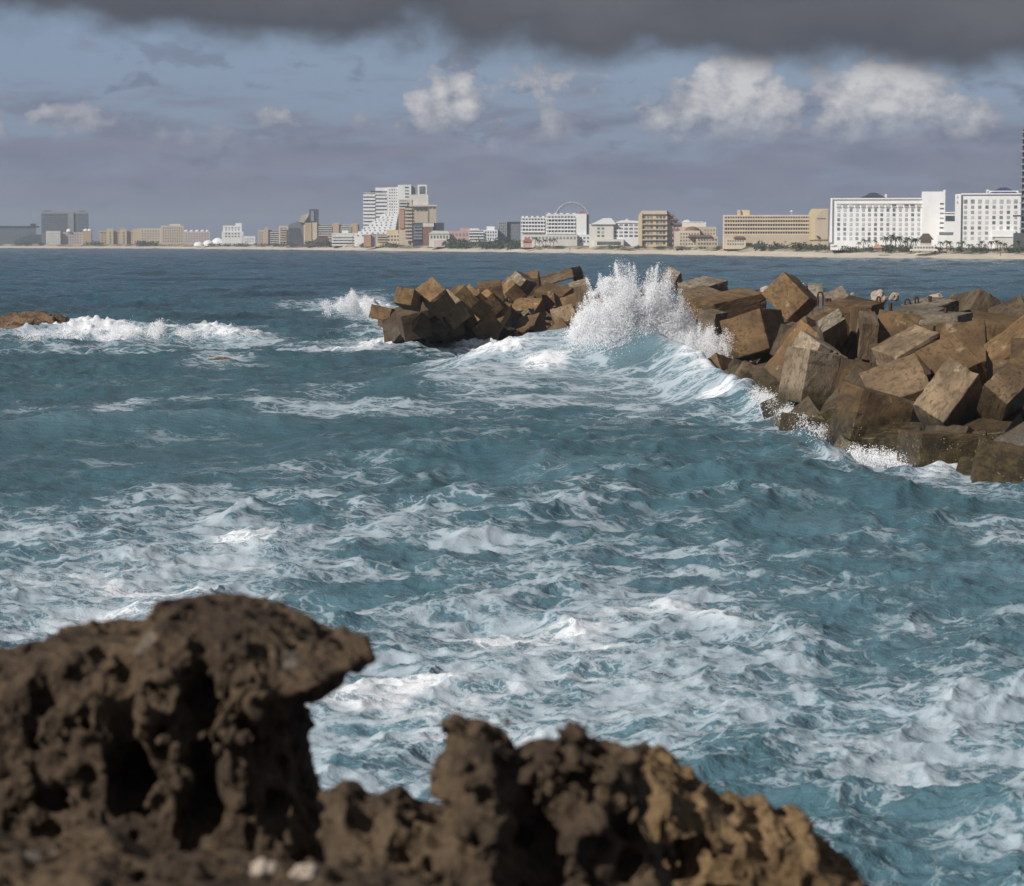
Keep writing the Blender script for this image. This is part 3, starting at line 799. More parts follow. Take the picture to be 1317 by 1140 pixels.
b.box('right_wing', 'beige', 551, 561, 264, None, -1.5, 14); b.box('cornice', 'cream', 528, 562.5, 264.3, 266.2, -2.2, 15); b.box('left_wing', 'cream', 513, 530, 257, None, 1.5, 12); b.box('stripe', 'orange', 513.5, 520, 270, 294, 0.6, 4)
b.windows('glass', 531, 561, 266.5, 269, 6, 1, .6, .8, -1.6); b.box('window_slot', 'glass', 550.3, 551.4, 268, 286, -1.8, 2)
b.balconies('cream', 'glass', 521, 530, 266, 310, 10, 0, 1.3, .45); b.balconies('offwhite', 'glass', 513.5, 524, 258, 269, 3, 1.5, 1.2, .5)
b = B('dark_glass_block', 'low dark glass block with a brown middle at the foot of the beige tower', 531, 572, 75)
b.box('wall', 'charcoal', 531, 571, 287, None); b.box('brown_bay', 'brownroof', 544, 557, 292, None, -1.5, 6); b.box('white_bay', 'offwhite', 544, 558, 287.5, 292, -1.2, 5)
b.balconies('grey', 'glass', 532, 543, 288, 308, 5, 0, 1, .25); b.windows('blueglass', 559, 570, 288, 306, 4, 5, .8, .6)
b = B('cream_villas', 'low cream stepped apartments with a terracotta box at left, under the white tower', 469, 520, 50)
b.box('wall', 'cream', 484, 519, 301, None); b.box('upper_floor', 'yellow', 497, 512, 296, 301, 2, 9); b.box('terracotta_box', 'orange', 468, 477, 302, None, -1, 10); b.box('grey_box', 'grey', 477, 484, 301, None, 1, 9)
b.balconies('cream', 'glass', 485, 497, 301.5, 311, 3, 0, 1, .4); b.windows('glass', 498, 518, 302, 311, 5, 2, .5, .5)
b = B('pink_villas', 'white and salmon pink low villas right of the dark glass block', 545, 604, 50)
b.box('wall', 'pink', 576, 604, 297.5, None, 2, 12); b.box('upper_floor', 'pink', 592, 603, 293.5, 297.5, 4, 9); b.box('white_villa', 'offwhite', 552, 578, 300, None, -1, 12); b.box('pink_villa', 'palepink', 558, 572, 309, None, -4, 5)
b.prism('roof', 'offwhite', [(551, 301), (557, 297), (576, 297.5), (579, 301)], -1.5, 13)
b.windows('glass', 553, 577, 302, 308, 6, 1, .5, .6, -1); b.windows('glass', 580, 603, 299, 305, 5, 1, .5, .6, 2)
b = B('white_terrace_hotel', 'small white hotel with banded balconies above dark trees, right of the pink villas', 602, 641, 80)
b.box('wall', 'white', 603, 640, 296, None); b.box('upper_floor', 'white', 626, 636, 291.5, 296, 3, 8); b.box('upper_floor', 'offwhite', 604, 616, 294, 296, 2, 8)
b.balconies('white', 'paleglass', 603, 622, 296.5, 311, 4); b.windows('blueglass', 623, 639, 297, 309, 5, 3, .6, .6)
b = B('grey_apartment', 'narrow grey apartment pair with a dark right half', 639, 669, 130)
b.box('wall', 'grey', 640, 652, 284.5, None); b.box('dark_half', 'midgrey', 652, 669, 287, None, 2, 12); b.box('roof', 'charcoal', 652.5, 669, 285.6, 287, 1.5, 13); b.windows('glass', 641, 651, 286, 303, 4, 5, .4, .5); b.windows('glass', 655, 668, 289, 303, 4, 4, .6, .5, 2)
# ferris wheel behind the white balcony hotel
b = B('ferris_wheel', 'white ferris wheel rim rising behind the white balcony hotel', 713, 758, 330, 0, 'ferris wheel')
wc, wr = (735.5, 282), 21.5
cxm, czm, rm = b.X(wc[0]), b.Z(wc[1]), wr * b.k
ring = [(cxm + rm * math.cos(t), 0, czm + rm * math.sin(t)) for t in np.linspace(0, 2 * math.pi, 49)]
MB().tube(ring, 0.17, 5).build('rim', M['steel'], b.root)
MB().tube([(x, 2.2, z) for x, _, z in ring], 0.17, 5).build('rim', M['steel'], b.root)
for k in range(24):
    t = 2 * math.pi * k / 24
    MB().tube([(cxm, 1.1, czm), (cxm + rm * math.cos(t), 1.1, czm + rm * math.sin(t))], 0.05, 4).build('spoke', M['steel'], b.root)
    gx, gz = cxm + (rm - .8) * math.cos(t), czm + (rm - .8) * math.sin(t)
    if k % 1 == 0: MB().box(gx - .35, gx + .35, .5, 1.7, gz - .75, gz + .1).build('gondola', M['midgrey'], b.root)
MB().tube([(cxm - 7, 1.1, -1), (cxm, 1.1, czm), (cxm + 7, 1.1, -1)], .4, 6).build('support', M['steel'], b.root)
b = B('white_balcony_hotel', 'large white stepped hotel with arched balconies and a blank white end wall', 669, 759, 85)
b.box('wall', 'offwhite', 670, 703, 280, None, 2, 15); b.box('main_block', 'offwhite', 702, 742, 276, None); b.box('end_wall', 'white', 741, 754, 275.5, None, -2.5, 16); b.box('end_return', 'midgrey', 754, 758, 276, None, -1.5, 14)
b.hip('roof', 'redroof', 743, 753, 275.4, 272, -1, 9, .5)
for x in (671, 676, 683, 690, 697): b.box('parapet_block', 'white', x, x + 3, 278.3, 280.2, 2.2, 3)
for x in (704, 712, 720, 728, 736): b.box('parapet_block', 'white', x, x + 4, 274.6, 276.2, .2, 3)
b.balconies('white', 'glass', 670, 701, 281, 299, 4, 2, 1.3, .4, 8); b.balconies('white', 'glass', 703, 740, 278, 301, 5, 0, 1.3, .4, 9)
b.box('podium', 'offwhite', 672, 742, 302, None, -9, 9); b.windows('glass', 674, 741, 303.5, 309, 15, 1, .55, .6, -9); b.box('annex', 'white', 738, 760, 302, None, -6, 8); b.windows('glass', 740, 758, 304, 313, 4, 2, .5, .5, -6)
b = B('gabled_hotel', 'white hotel with pitched white roofs and rows of dark balconies', 758, 823, 85)
b.box('wall', 'offwhite', 758, 789, 288.5, None); b.prism('gable', 'white', [(759, 289), (766, 286), (776, 281), (786, 281), (792, 288), (792, 289)], -1, 14)
b.box('right_block', 'white', 788, 822, 287, None, 1.5, 14); b.prism('roof', 'white', [(788, 287.2), (799, 283.8), (803, 284), (806, 281.5), (809, 284), (820, 284.5), (822, 287.2)], 1, 14)
b.windows('glass', 789, 821, 287.5, 306, 5, 4, .68, .5, 1.5, True); b.windows('paleglass', 767, 778, 287, 306, 2, 4, .55, .5, 0, True); b.box('glass_front', 'glass', 768, 798, 311, 315, -2.2, 3); b.box('podium', 'offwhite', 764, 802, 308, None, -2, 4)
b = B('yellow_tower', 'square yellow hotel tower with brown stepped roofs falling away to its right', 821, 880, 80)
b.box('wall', 'yellow', 822, 858, 275.5, None); b.prism('roof', 'cream', [(822, 276), (826, 271.5), (857, 271.5), (858, 276)], -1, 17)
for i, (x0, x1, yt) in enumerate([(855, 862, 272), (858, 868, 276), (861, 873, 281), (862, 879, 287)]):
    b.box('step', 'palepink', x0, x1 - 2, yt + 2, None, 2 + i * .5, 13); b.prism('step_roof', 'brownroof', [(x0, yt + 2.6), (x0 + 1, yt), (x1 - 3, yt), (x1, yt + 2.6)], 1 + i * .5 - .6, 14)
b.windows('glass', 827, 840, 276.5, 316, 3, 6, .7, .5, 0, True); b.windows('glass', 843, 856, 276.5, 316, 3, 6, .7, .5, 0, True); b.prism('left_pier', 'yellow', [(821, 317), (821, 279), (823, 274), (826, 274), (826, 317)], -1.2, 5)
for y in (281.5, 288, 294.8, 301.5, 308): b.box('floor_slab', 'cream', 826, 858, y, y + 1.3, -1.1, 1.0)
b = B('domed_villa_hotel', 'stepped beige hotel with small brown domed roofs between the yellow tower and the long hotel', 866, 924, 70)
b.box('wall', 'beige', 872, 921, 292, None, 3, 14); b.box('upper_floor', 'offwhite', 877, 908, 286, 292, 5, 10); b.prism('roof', 'white', [(876, 286.5), (880, 283.5), (885, 283), (888, 285.5), (904, 285.5), (907, 287)], 5, 9)
b.box('front_block', 'cream', 872, 900, 297, None, -2, 9); b.dome('dome', 'brownroof', 890, 297.2, 291.5, 10, 2); b.dome('dome', 'brownroof', 870, 298, 294, 5, 2); b.box('low_block', 'beige', 895, 923, 304, None, -4, 9); b.prism('roof_tiles', 'brownroof', [(884, 305), (887, 302.5), (914, 302.5), (916, 305)], -5, 8); b.box('side_tower', 'palepink', 867, 874, 298, None, 0, 8)
b.windows('glass', 874, 899, 299, 316, 7, 4, .5, .55, -2); b.windows('glass', 905, 920, 294, 303, 4, 2, .5, .5, 3); b.windows('glass', 897, 922, 306, 316, 7, 2, .6, .5, -4)
b = B('long_beige_hotel', 'long beige hotel with five floors of balconies and a taller blank right end', 929, 1066, 110)
b.box('wall', 'cream', 930, 1046, 277, None); b.box('roof_house', 'yellow', 948, 964, 270.5, 277, 4, 8); b.prism('roof_house_side', 'beige', [(949, 277), (949, 273), (952, 270.2), (953, 277)], 3, 4)
b.prism('end_tower', 'yellow', [(1040, 309), (1040, 274), (1043, 269.3), (1064, 269.3), (1064.5, 309)], -3, 18); b.prism('end_panel', 'beige', [(1047, 308), (1047, 281), (1056, 270.5), (1063.8, 270.5), (1063.8, 308)], -3.2, 1)
b.balconies('cream', 'glass', 931, 1040, 278.5, 303, 5, 0, 1.3, .42, 34); b.box('base', 'beige', 932, 1064, 302, None, -2.5, 4)
for i in range(8): b.box('lettering_panel', 'midgrey', 1050 + i * 1.4, 1051 + i * 1.4, 281, 282.6, -3.3, .15)
b.box('terrace', 'cream', 934, 960, 306, None, -14, 9); b.windows('glass', 936, 958, 308, 316, 7, 2, .55, .55, -14); b.box('terrace', 'beige', 970, 1030, 309, None, -16, 10); b.prism('terrace_roof', 'brownroof', [(944, 306.5), (947, 304), (957, 304), (960, 306.5)], -15, 8)
tag(b.root, None, None)
b = B('satellite_mast', 'tiny white dish mast standing on the long beige hotel roof', 1016, 1020, 112, 0, 'antenna')
MB().tube([(0, 2, b.Z(277)), (0, 2, b.Z(271))], .12, 5).build('mast', M['steel'], b.root); MB().dome(0, 2, b.Z(272.6), .8, .5).build('dish', M['white'], b.root)
b.root.location.z = GZ
b = B('white_slab_hotel', 'big white slab hotel with a dark hip roof and a taller right end', 1068, 1216, 75)
b.box('wall', 'white', 1069, 1186, 256.2, None); b.box('end_tower', 'white', 1184.5, 1213.5, 247.4, None, -1, 18); b.prism('left_pier', 'white', [(1067.5, 312), (1068.7, 256), (1071, 255.6), (1071, 312)], -0.8, 6); b.box('parapet', 'white', 1068.5, 1184, 255.4, 257, -.6, 3)
b.box('end_fin', 'offwhite', 1211, 1214, 245, 247.4, 1, 3); b.hip('roof', 'darkroof', 1104, 1141, 256, 247.8, 4, 14, 1.0); b.box('chimney', 'offwhite', 1137, 1140, 250, 256, 6, 3)
b.box('facade_band', 'offwhite', 1076, 1192, 262, 263, -.35, .3)
w_ = (1192 - 1075) / 15
b.windows('paleglass', 1075, 1192, 262, 266.2, 15, 1, .68, .85, -1.05 + 1.0, True)
b.windows('paleglass', 1075, 1192, 267.6, 310, 15, 7, .42, .62, -1.05 + 1.0, True)
for i in range(7): b.box('end_slot', 'glass', 1207, 1211.5, 262 + i * 6.1, 263.6 + i * 6.1, -1.2, .4)
b.box('podium', 'white', 1070, 1100, 318, None, -14, 12)
for i in range(15):
    xx = 1075 + (i + .5) * w_
    b.box('window_sill', 'offwhite', xx - 2.9, xx + 2.9, 266.5, 267.1, -.5, .45)
b = B('link_wing', 'white link wing with one broad grey window between the two white hotels', 1213, 1231, 85)
b.box('wall', 'white', 1214, 1230, 274, None); b.box('wide_window', 'blueglass', 1215.5, 1228, 278, 284.5, -.2, .4); b.box('parapet', 'white', 1213.7, 1230.4, 273.2, 274.6, -.5, 2); b.box('lettering_panel', 'midgrey', 1208, 1226, 299, 303, -2.2, .4); b.box('porch', 'white', 1206, 1229, 304, None, -2, 3)
b = B('blue_roofed_hotel', 'white hotel with a bright blue hip roof beside the dark tower at right', 1228, 1313, 72)
b.box('wall', 'white', 1229, 1311, 250.3, None); b.box('parapet', 'white', 1236, 1311.5, 249.3, 251, -.6, 3); b.box('left_pier', 'white', 1228.5, 1236, 250.8, None, -.9, 8); b.box('roof_deck', 'white', 1267, 1308, 246, 250.3, 3, 12)
b.hip('roof', 'blueroof', 1271, 1308, 249.4, 241.5, 1, 14, 1.2); b.box('chimney', 'white', 1267.5, 1271, 244.5, 250.3, 3, 3)
b.windows('paleglass', 1237, 1309, 256.5, 263, 8, 1, .52, .78, 0, True); b.windows('paleglass', 1237, 1309, 263.5, 310, 8, 7, .42, .6, 0, True); b.windows('paleglass', 1230, 1232.5, 251, 264, 1, 2, .7, .5, -.9, True)
b.box('canopy', 'white', 1276, 1305, 297, 305, -3, 3.5); b.box('porch', 'offwhite', 1279, 1304, 306, None, -5, 6)
b = B('dark_tower', 'tall dark tower with pale balcony slabs cut by the right edge', 1312, 1352, 60)
b.box('wall', 'charcoal', 1313.5, 1350, 168, None)
for i in range(17):
    b.box('balcony', 'grey', 1311.2 if i % 2 else 1312.2, 1351, 170.5 + i * 8.2, 172.3 + i * 8.2, -1.6, 5)
b.box('podium', 'darkgrey', 1304, 1352, 300, None, -6, 14); b.box('canopy', 'darkgrey', 1303, 1316, 277, 279, -2, 5)
b.windows('glass', 1315, 1349, 172, 300, 6, 17, .8, .6)
b = B('beach_restaurant', 'low white beach restaurant under a brown palapa roof between the white hotels', 1174, 1228, 30)
b.box('wall', 'offwhite', 1175, 1202, 316, None, 0, 9); b.hip('roof', 'thatch', 1181, 1201, 308.5, 300.5, -1, 10, 1.0); b.box('eaves_wall', 'palepink', 1184, 1198, 308.3, 316, 0.5, 6); b.box('terrace_wall', 'offwhite', 1171, 1206, 320.5, None, -6, 4)
b.windows('glass', 1176, 1201, 317, 320, 7, 1, .6, .7)
b = B('beach_kiosk', 'small red roofed kiosk on the sand before the white balcony hotel', 671, 686, 14, 0, 'kiosk')
b.hip('roof', 'redroof', 671, 686, 310.5, 306, -1, 7, .4); b.box('wall', 'pink', 673, 684, 310.6, None, 0, 5)
b = B('beach_shack', 'small pink roofed shack under the white slab hotel', 1122, 1135, 12, 0, 'kiosk')
b.hip('roof', 'orange', 1122, 1135, 319, 314, -1, 6, .4); b.box('wall', 'palepink', 1124, 1133, 319.1, None, 0, 4)

# ------------------------------------------------------------------ planting on the shore
def leaf_clump(n, rx, ry, rz, size, seed, z0=0.0):
    r = np.random.default_rng(seed)
    p = r.normal(size=(n, 3)); p /= np.linalg.norm(p, axis=1)[:, None]
    p *= (r.random((n, 1)) ** 0.4)
    lump = 1 + 0.35 * np.sin(p[:, :1] * 5 + seed) * np.cos(p[:, 1:2] * 4 + seed * 2)
    c = p * lump * np.array([rx, ry, rz]) + np.array([0, 0, z0])
    a = r.normal(size=(n, 3)); a /= np.linalg.norm(a, axis=1)[:, None]
    b_ = np.cross(a, r.normal(size=(n, 3))); b_ /= np.linalg.norm(b_, axis=1)[:, None]
    s = size * (0.6 + 0.8 * r.random((n, 1)))
    v = np.concatenate([c - a * s, c + b_ * s * .6, c + a * s, c - b_ * s * .6], 1).reshape(-1, 3)
    f = np.arange(4 * n).reshape(n, 4)
    return v, f
def palm_meshes(seed):
    r = random.Random(seed)
    t = MB(); lean = r.uniform(-.5, .5)
    pts = [(lean * (k / 4) ** 2, 0, k / 4 * 4.2) for k in range(5)]
    t.tube(pts, [.2, .17, .15, .14, .13], 6)
    tm = t.mesh('trunk', True)
    v = []; f = []
    top = Vector(pts[-1])
    for k in range(13):
        a = 2 * math.pi * k / 13 + r.uniform(-.2, .2); el = r.uniform(-.2, .9); L = r.uniform(1.7, 2.4)
        prev = None
        for s in range(5):
            q = s / 4
            c = top + Vector((math.cos(a) * L * q, math.sin(a) * L * q, L * (el * q - 0.95 * q * q)))
            w = .32 * (1 - q) + .05
            side = Vector((-math.sin(a), math.cos(a), 0)) * w
            i = len(v); v += [tuple(c - side - Vector((0, 0, w * .5))), tuple(c + Vector((0, 0, w * .15))), tuple(c + side - Vector((0, 0, w * .5)))]
            if prev is not None:
                f += [(prev, prev+1, i+1, i), (prev+1, prev+2, i+2, i+1)]
            prev = i
    cm = bpy.data.meshes.new('crown'); cm.from_pydata(v, [], f); cm.update()
    tm.materials.append(M['trunk']); cm.materials.append(M['palm'])
    return tm, cm
palms = [palm_meshes(s) for s in range(4)]
def place_palm(i, px, back, scale, label, group):
    tm, cm = palms[i % 4]
    o = bpy.data.objects.new('palm_tree', None); col.objects.link(o)
    dd = shore_d(px) + back
    o.location = ((px - CX) / F * dd * cp, dd, 2.6 if back < 55 else GZ - .2); o.rotation_euler = (0, 0, i * 1.7); o.scale = (scale,) * 3
    tag(o, label, 'palm tree', group)
    link('trunk', tm, None, o); link('crown', cm, None, o)
pr = random.Random(3)
for i, px in enumerate([1072, 1081, 1090, 1097, 1103, 1112, 1118, 1128, 1140, 1146, 1151, 1157, 1163, 1168, 1174, 1179]):
    place_palm(i, px + pr.uniform(-2, 2), 48 + pr.uniform(-4, 14), pr.uniform(.62, .98) * (1.25 if 1138 < px < 1182 else .85), 'small palm in the row along the foot of the big white slab hotel', 'palms before the white slab hotel')
for i, px in enumerate([1209, 1216, 1222, 1232, 1237, 1245, 1249, 1258, 1263, 1268, 1274, 1281, 1288, 1294, 1301, 1309]):
    place_palm(i, px + pr.uniform(-2, 2), 44 + pr.uniform(-4, 10), pr.uniform(.6, .95) * .9, 'small palm in the row along the foot of the blue roofed white hotel', 'palms before the blue roofed hotel')
for i, px in enumerate([688, 694, 702, 708, 712]):
    place_palm(i, px, 40, pr.uniform(.8, 1.3), 'palm on the beach edge before the white balcony hotel', 'palms before the white balcony hotel')
def shrubs(px0, px1, back, hpx, n, seed):
    r = random.Random(seed); V_ = []; F_ = []; off = 0
    for k in range(n):
        px = r.uniform(px0, px1); dd = shore_d(px) + back + r.uniform(-5, 6)
        kk = dd / F; hh = hpx * kk * r.uniform(.5, 1.15)
        v, f = leaf_clump(90, hh * r.uniform(.9, 1.6), hh * .8, hh * .62, hh * .17, seed * 31 + k, hh * .4)
        v = v + np.array([(px - CX) / F * dd * cp, dd, GZ - .9 if back < 55 else GZ - .3])
        V_.append(v); F_.append(f + off); off += len(v)
    o = link('shrub_belt', mesh_np('shrub_belt', np.concatenate(V_), np.concatenate(F_), False), M['leaf'])
    return o
for i, (a, c, bk, hp, n, lab) in enumerate([
        (573, 603, 42, 10, 14, 'dark shrubs under the pink villas'), (617, 668, 42, 10, 20, 'dark shrubs below the small white banded hotel'), (395, 428, 44, 7, 12, 'dark shrubs by the thatched hall'),
        (465, 520, 40, 5, 16, 'low shrubs below the cream stepped apartments'), (255, 340, 46, 4, 22, 'low shrubs by the white pavilions'), (670, 725, 45, 4, 14, 'low shrubs before the white balcony hotel'),
        (785, 800, 40, 4, 6, 'low shrubs before the gabled hotel'), (800, 925, 42, 4, 26, 'low shrubs before the yellow tower'), (972, 1035, 52, 9, 16, 'dark shrubs on the terraces of the long beige hotel'),
        (1040, 1075, 48, 8, 14, 'dark shrubs at the foot of the long hotel end'), (1070, 1135, 42, 6, 18, 'low shrubs before the white slab hotel'), (1136, 1175, 42, 8, 14, 'dense shrubs beside the palapa restaurant'), (1195, 1316, 40, 6, 34, 'low shrubs before the blue roofed hotel'),
        (-40, 60, 50, 4, 20, 'low shrubs at the far left shore'), (112, 130, 50, 5, 8, 'dark shrubs beside the tan turret hotel'), (176, 210, 45, 6, 12, 'dark shrubs before the cream stepped hotel'), (340, 395, 48, 4, 16, 'low shrubs before the grey beige slab')]):
    tag(shrubs(a, c, bk, hp, n, i + 3), lab, 'shrubs', None, 'stuff')

# ------------------------------------------------------------------ breakwater
YW = [(440, 398), (470, 404), (500, 428), (545, 446), (640, 441), (690, 438), (740, 452), (860, 480), (930, 503), (985, 528), (1060, 582), (1150, 598), (1250, 624), (1400, 640)]
YC = [(440, 388), (470, 383), (540, 366), (600, 362), (700, 346), (750, 345), (870, 356), (1000, 364), (1317, 376), (1400, 378)]
ZC = 3.8
def slope_d(px, py):
    yw, yc = float(lerp_pts(YW, px)), float(lerp_pts(YC, px))
    t = min(1.03, max(-0.1, (yw - py) / (yw - yc)))
    z = ZC * t
    return F * (CAMH - z) / (py - YH)

def block_mesh(seed):
    r = random.Random(seed)
    bm = bmesh.new()
    bmesh.ops.create_cube(bm, size=1.0)
    bmesh.ops.bevel(bm, geom=bm.edges[:], offset=0.028, segments=2, affect='EDGES', profile=0.6)
    bmesh.ops.subdivide_edges(bm, edges=[e for e in bm.edges if e.calc_length() > 0.4], cuts=7, use_grid_fill=True)
    from mathutils import noise
    off = Vector((seed * 11.3, seed * 5.1, seed * 2.7))
    for v in bm.verts:
        m_ = sorted([abs(v.co.x), abs(v.co.y), abs(v.co.z)])
        edge = 1.0 if m_[1] > 0.42 else 0.25
        n = noise.fractal(v.co * 3.2 + off, 1.0, 2.0, 4)
        n2 = noise.noise(v.co * 9 + off)
        v.co -= v.co.normalized() * (max(0, n) * 0.045 * edge + max(0, n2) * 0.028 * edge)
        v.co += Vector((noise.noise(v.co * 1.3 + off), noise.noise(v.co * 1.3 - off), noise.noise(v.co * 1.3 + off * 2))) * 0.012
    bmesh.ops.recalc_face_normals(bm, faces=bm.faces[:])
    me = bpy.data.meshes.new('concrete_cube'); bm.to_mesh(me); bm.free()
    me.polygons.foreach_set('use_smooth', [False] * len(me.polygons))
    me.materials.append(M['block'])
    return me
BM = [block_mesh(s) for s in range(7)]
nblock = [0]
frng = np.random.default_rng(99)
def fit_axes(Vp, A, Bp, C, d, mode):
    """pose of a roughly 1.9 m cube whose drawn edges match, found by descent from many starts"""
    f = ray(*Vp).normalized(); r_ = f.cross(Vector((0, 0, 1))).normalized(); u_ = r_.cross(f)
    e = np.array([(p[0] - Vp[0], Vp[1] - p[1]) for p in (A, Bp, C) if p is not None], float)
    n = len(e); tgt = 1.75 * F / d
    sun = np.array([SUNV.dot(r_), SUNV.dot(u_), SUNV.dot(f)])
    K_ = 96
    q = frng.normal(size=(K_, 4)); p = np.concatenate([q / np.linalg.norm(q, axis=1)[:, None], np.zeros((K_, 3))], 1)
    hand = np.where(np.arange(K_) % 2 == 0, 1.0, -1.0)
    def axes(p):
        w, x, y, z = (p[:, :4] / np.linalg.norm(p[:, :4], axis=1)[:, None]).T
        c0 = np.stack([1-2*(y*y+z*z), 2*(x*y+z*w), 2*(x*z-y*w)], -1); c1 = np.stack([2*(x*y-z*w), 1-2*(x*x+z*z), 2*(y*z+x*w)], -1)
        return c0, c1, np.cross(c0, c1) * hand[:, None]
    def loss(p):
        ax = axes(p); L = tgt * np.exp(p[:, 4:])
        t = ((p[:, 4:] / 0.28) ** 2).sum(1)
        for i in range(n):
            t = t + (((ax[i][:, :2] * L[:, i:i+1] - e[i]) / 2.2) ** 2).sum(1)
        for i in range(3):
            if n == 3 or i == 2: t = t + (np.minimum(ax[i][:, 2] - 0.12, 0) * 12) ** 2
        if n == 2:
            nrm = -ax[2]
            t = t + {'lit': -2.0, 'dark': 1.0}.get(mode, 0.0) * (nrm @ sun) - 7.0 * nrm[:, 1]
        return t
    m1 = np.zeros_like(p); m2 = np.zeros_like(p)
    for it in range(160):
        gr = np.zeros_like(p); eps = 1e-4; l0 = loss(p)
        for k in range(7):
            pp = p.copy(); pp[:, k] += eps; gr[:, k] = (loss(pp) - l0) / eps
        m1 = .85 * m1 + .15 * gr; m2 = .97 * m2 + .03 * gr * gr
        p = p - (0.08 if it < 100 else 0.02) * (m1 / (1 - .85 ** (it + 1))) / (np.sqrt(m2 / (1 - .97 ** (it + 1))) + 1e-6)
    b_ = int(np.argmin(loss(p)))
    ax = axes(p); L = tgt * np.exp(p[b_, 4:])
    W = [r_ * ax[i][b_, 0] + u_ * ax[i][b_, 1] + f * ax[i][b_, 2] for i in range(3)]
    L = [float(l) for l in L]
    if n == 2: L[2] *= 0.72
    return W, [l * d / F for l in L]
blocks = []
def block(Vp, A, Bp, C=None, label=None, mode='lit', tone=1.0, grey=0.0, group=None, dd=0.0, deep=None):
    pts = [Vp, A, Bp] + ([C] if C else [])
    cxp = sum(p[0] for p in pts) / len(pts); cyp = sum(p[1] for p in pts) / len(pts)
    d_ = slope_d(cxp, cyp) + dd
    W, L = fit_axes(Vp, A, Bp, C, d_, mode)
    W = [Vector(w) for w in W]
    f = ray(*Vp)
    # the middle of the drawn faces lies on the slope of the heap
    vis = sum((w * l * .5 for w, l in list(zip(W, L))[:len(pts) - 1]), Vector()).y * (1.0 if len(pts) == 3 else 0.7)
    sc_ = (d_ - 0.0) / (d_ + vis)
    L = [l * sc_ for l in L]
    P0 = at(Vp[0], Vp[1], d_ * sc_)
    cen = P0 + sum((w * l * .5 for w, l in zip(W, L)), Vector())
    if W[0].cross(W[1]).dot(W[2]) < 0:
        W[0], W[1] = W[1], W[0]; L[0], L[1] = L[1], L[0]
    o = bpy.data.objects.new('concrete_cube', BM[nblock[0] % len(BM)]); nblock[0] += 1
    col.objects.link(o)
    mat = Matrix.Identity(4)
    for i in range(3):
        for j in range(3): mat[j][i] = W[i][j] * L[i]
        mat[i][3] = cen[i]
    o.matrix_world = mat
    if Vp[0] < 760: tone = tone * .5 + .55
    o['tone'] = float(tone); o['grey'] = float(grey); o['weed'] = 0.9 if Vp[0] > 760 else 0.45  # low tones also paint in the shade of faces drawn dark
    tag(o, label or 'brown concrete cube wedged in the jumble of the breakwater', 'concrete block', group or 'concrete cubes heaped on the breakwater')
    blocks.append(o)
    return o

K = block
# ---- near, right-hand part
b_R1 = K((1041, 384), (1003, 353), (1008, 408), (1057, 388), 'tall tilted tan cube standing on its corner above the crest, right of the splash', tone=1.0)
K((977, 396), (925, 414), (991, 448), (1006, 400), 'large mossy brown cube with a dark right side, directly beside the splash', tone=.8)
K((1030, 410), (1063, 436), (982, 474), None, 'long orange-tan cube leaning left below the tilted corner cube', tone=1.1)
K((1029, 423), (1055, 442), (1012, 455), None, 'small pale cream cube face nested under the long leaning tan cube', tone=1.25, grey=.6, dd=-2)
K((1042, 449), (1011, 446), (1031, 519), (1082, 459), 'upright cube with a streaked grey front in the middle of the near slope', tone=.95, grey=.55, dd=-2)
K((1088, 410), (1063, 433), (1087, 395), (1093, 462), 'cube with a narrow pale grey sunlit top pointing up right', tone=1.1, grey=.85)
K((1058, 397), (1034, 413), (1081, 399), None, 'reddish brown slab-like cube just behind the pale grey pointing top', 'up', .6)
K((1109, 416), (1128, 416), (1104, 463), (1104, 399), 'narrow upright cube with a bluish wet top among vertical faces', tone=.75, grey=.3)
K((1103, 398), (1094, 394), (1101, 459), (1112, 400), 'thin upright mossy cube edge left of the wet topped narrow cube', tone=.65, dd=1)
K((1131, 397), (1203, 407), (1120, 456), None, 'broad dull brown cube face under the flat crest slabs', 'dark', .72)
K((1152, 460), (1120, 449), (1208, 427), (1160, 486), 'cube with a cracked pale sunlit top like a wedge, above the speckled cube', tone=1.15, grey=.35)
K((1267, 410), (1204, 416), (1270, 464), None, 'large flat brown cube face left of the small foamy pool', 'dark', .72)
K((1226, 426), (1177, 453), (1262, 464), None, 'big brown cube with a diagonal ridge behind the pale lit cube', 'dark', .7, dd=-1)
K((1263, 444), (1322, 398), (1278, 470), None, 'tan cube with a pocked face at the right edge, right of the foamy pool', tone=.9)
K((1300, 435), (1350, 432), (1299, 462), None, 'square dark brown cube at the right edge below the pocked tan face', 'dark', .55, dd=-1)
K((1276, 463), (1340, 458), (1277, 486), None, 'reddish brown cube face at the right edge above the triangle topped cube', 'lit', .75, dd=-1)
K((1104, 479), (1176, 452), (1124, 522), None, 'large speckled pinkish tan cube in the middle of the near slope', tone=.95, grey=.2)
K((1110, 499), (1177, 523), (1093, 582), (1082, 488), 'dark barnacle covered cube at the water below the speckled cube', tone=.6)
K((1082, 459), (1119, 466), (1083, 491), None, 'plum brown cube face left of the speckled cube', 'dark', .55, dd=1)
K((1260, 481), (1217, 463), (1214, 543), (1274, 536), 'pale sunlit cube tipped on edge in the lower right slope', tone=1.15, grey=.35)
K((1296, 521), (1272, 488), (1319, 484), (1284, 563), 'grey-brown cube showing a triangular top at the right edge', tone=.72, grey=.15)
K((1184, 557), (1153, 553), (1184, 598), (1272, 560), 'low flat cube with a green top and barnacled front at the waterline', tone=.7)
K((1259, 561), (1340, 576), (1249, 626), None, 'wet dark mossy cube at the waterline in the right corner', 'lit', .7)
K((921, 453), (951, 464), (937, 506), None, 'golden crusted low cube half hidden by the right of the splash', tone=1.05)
K((957, 461), (1002, 486), (942, 503), None, 'grey-brown cube washed by foam below the large mossy cube', tone=.85, grey=.3)
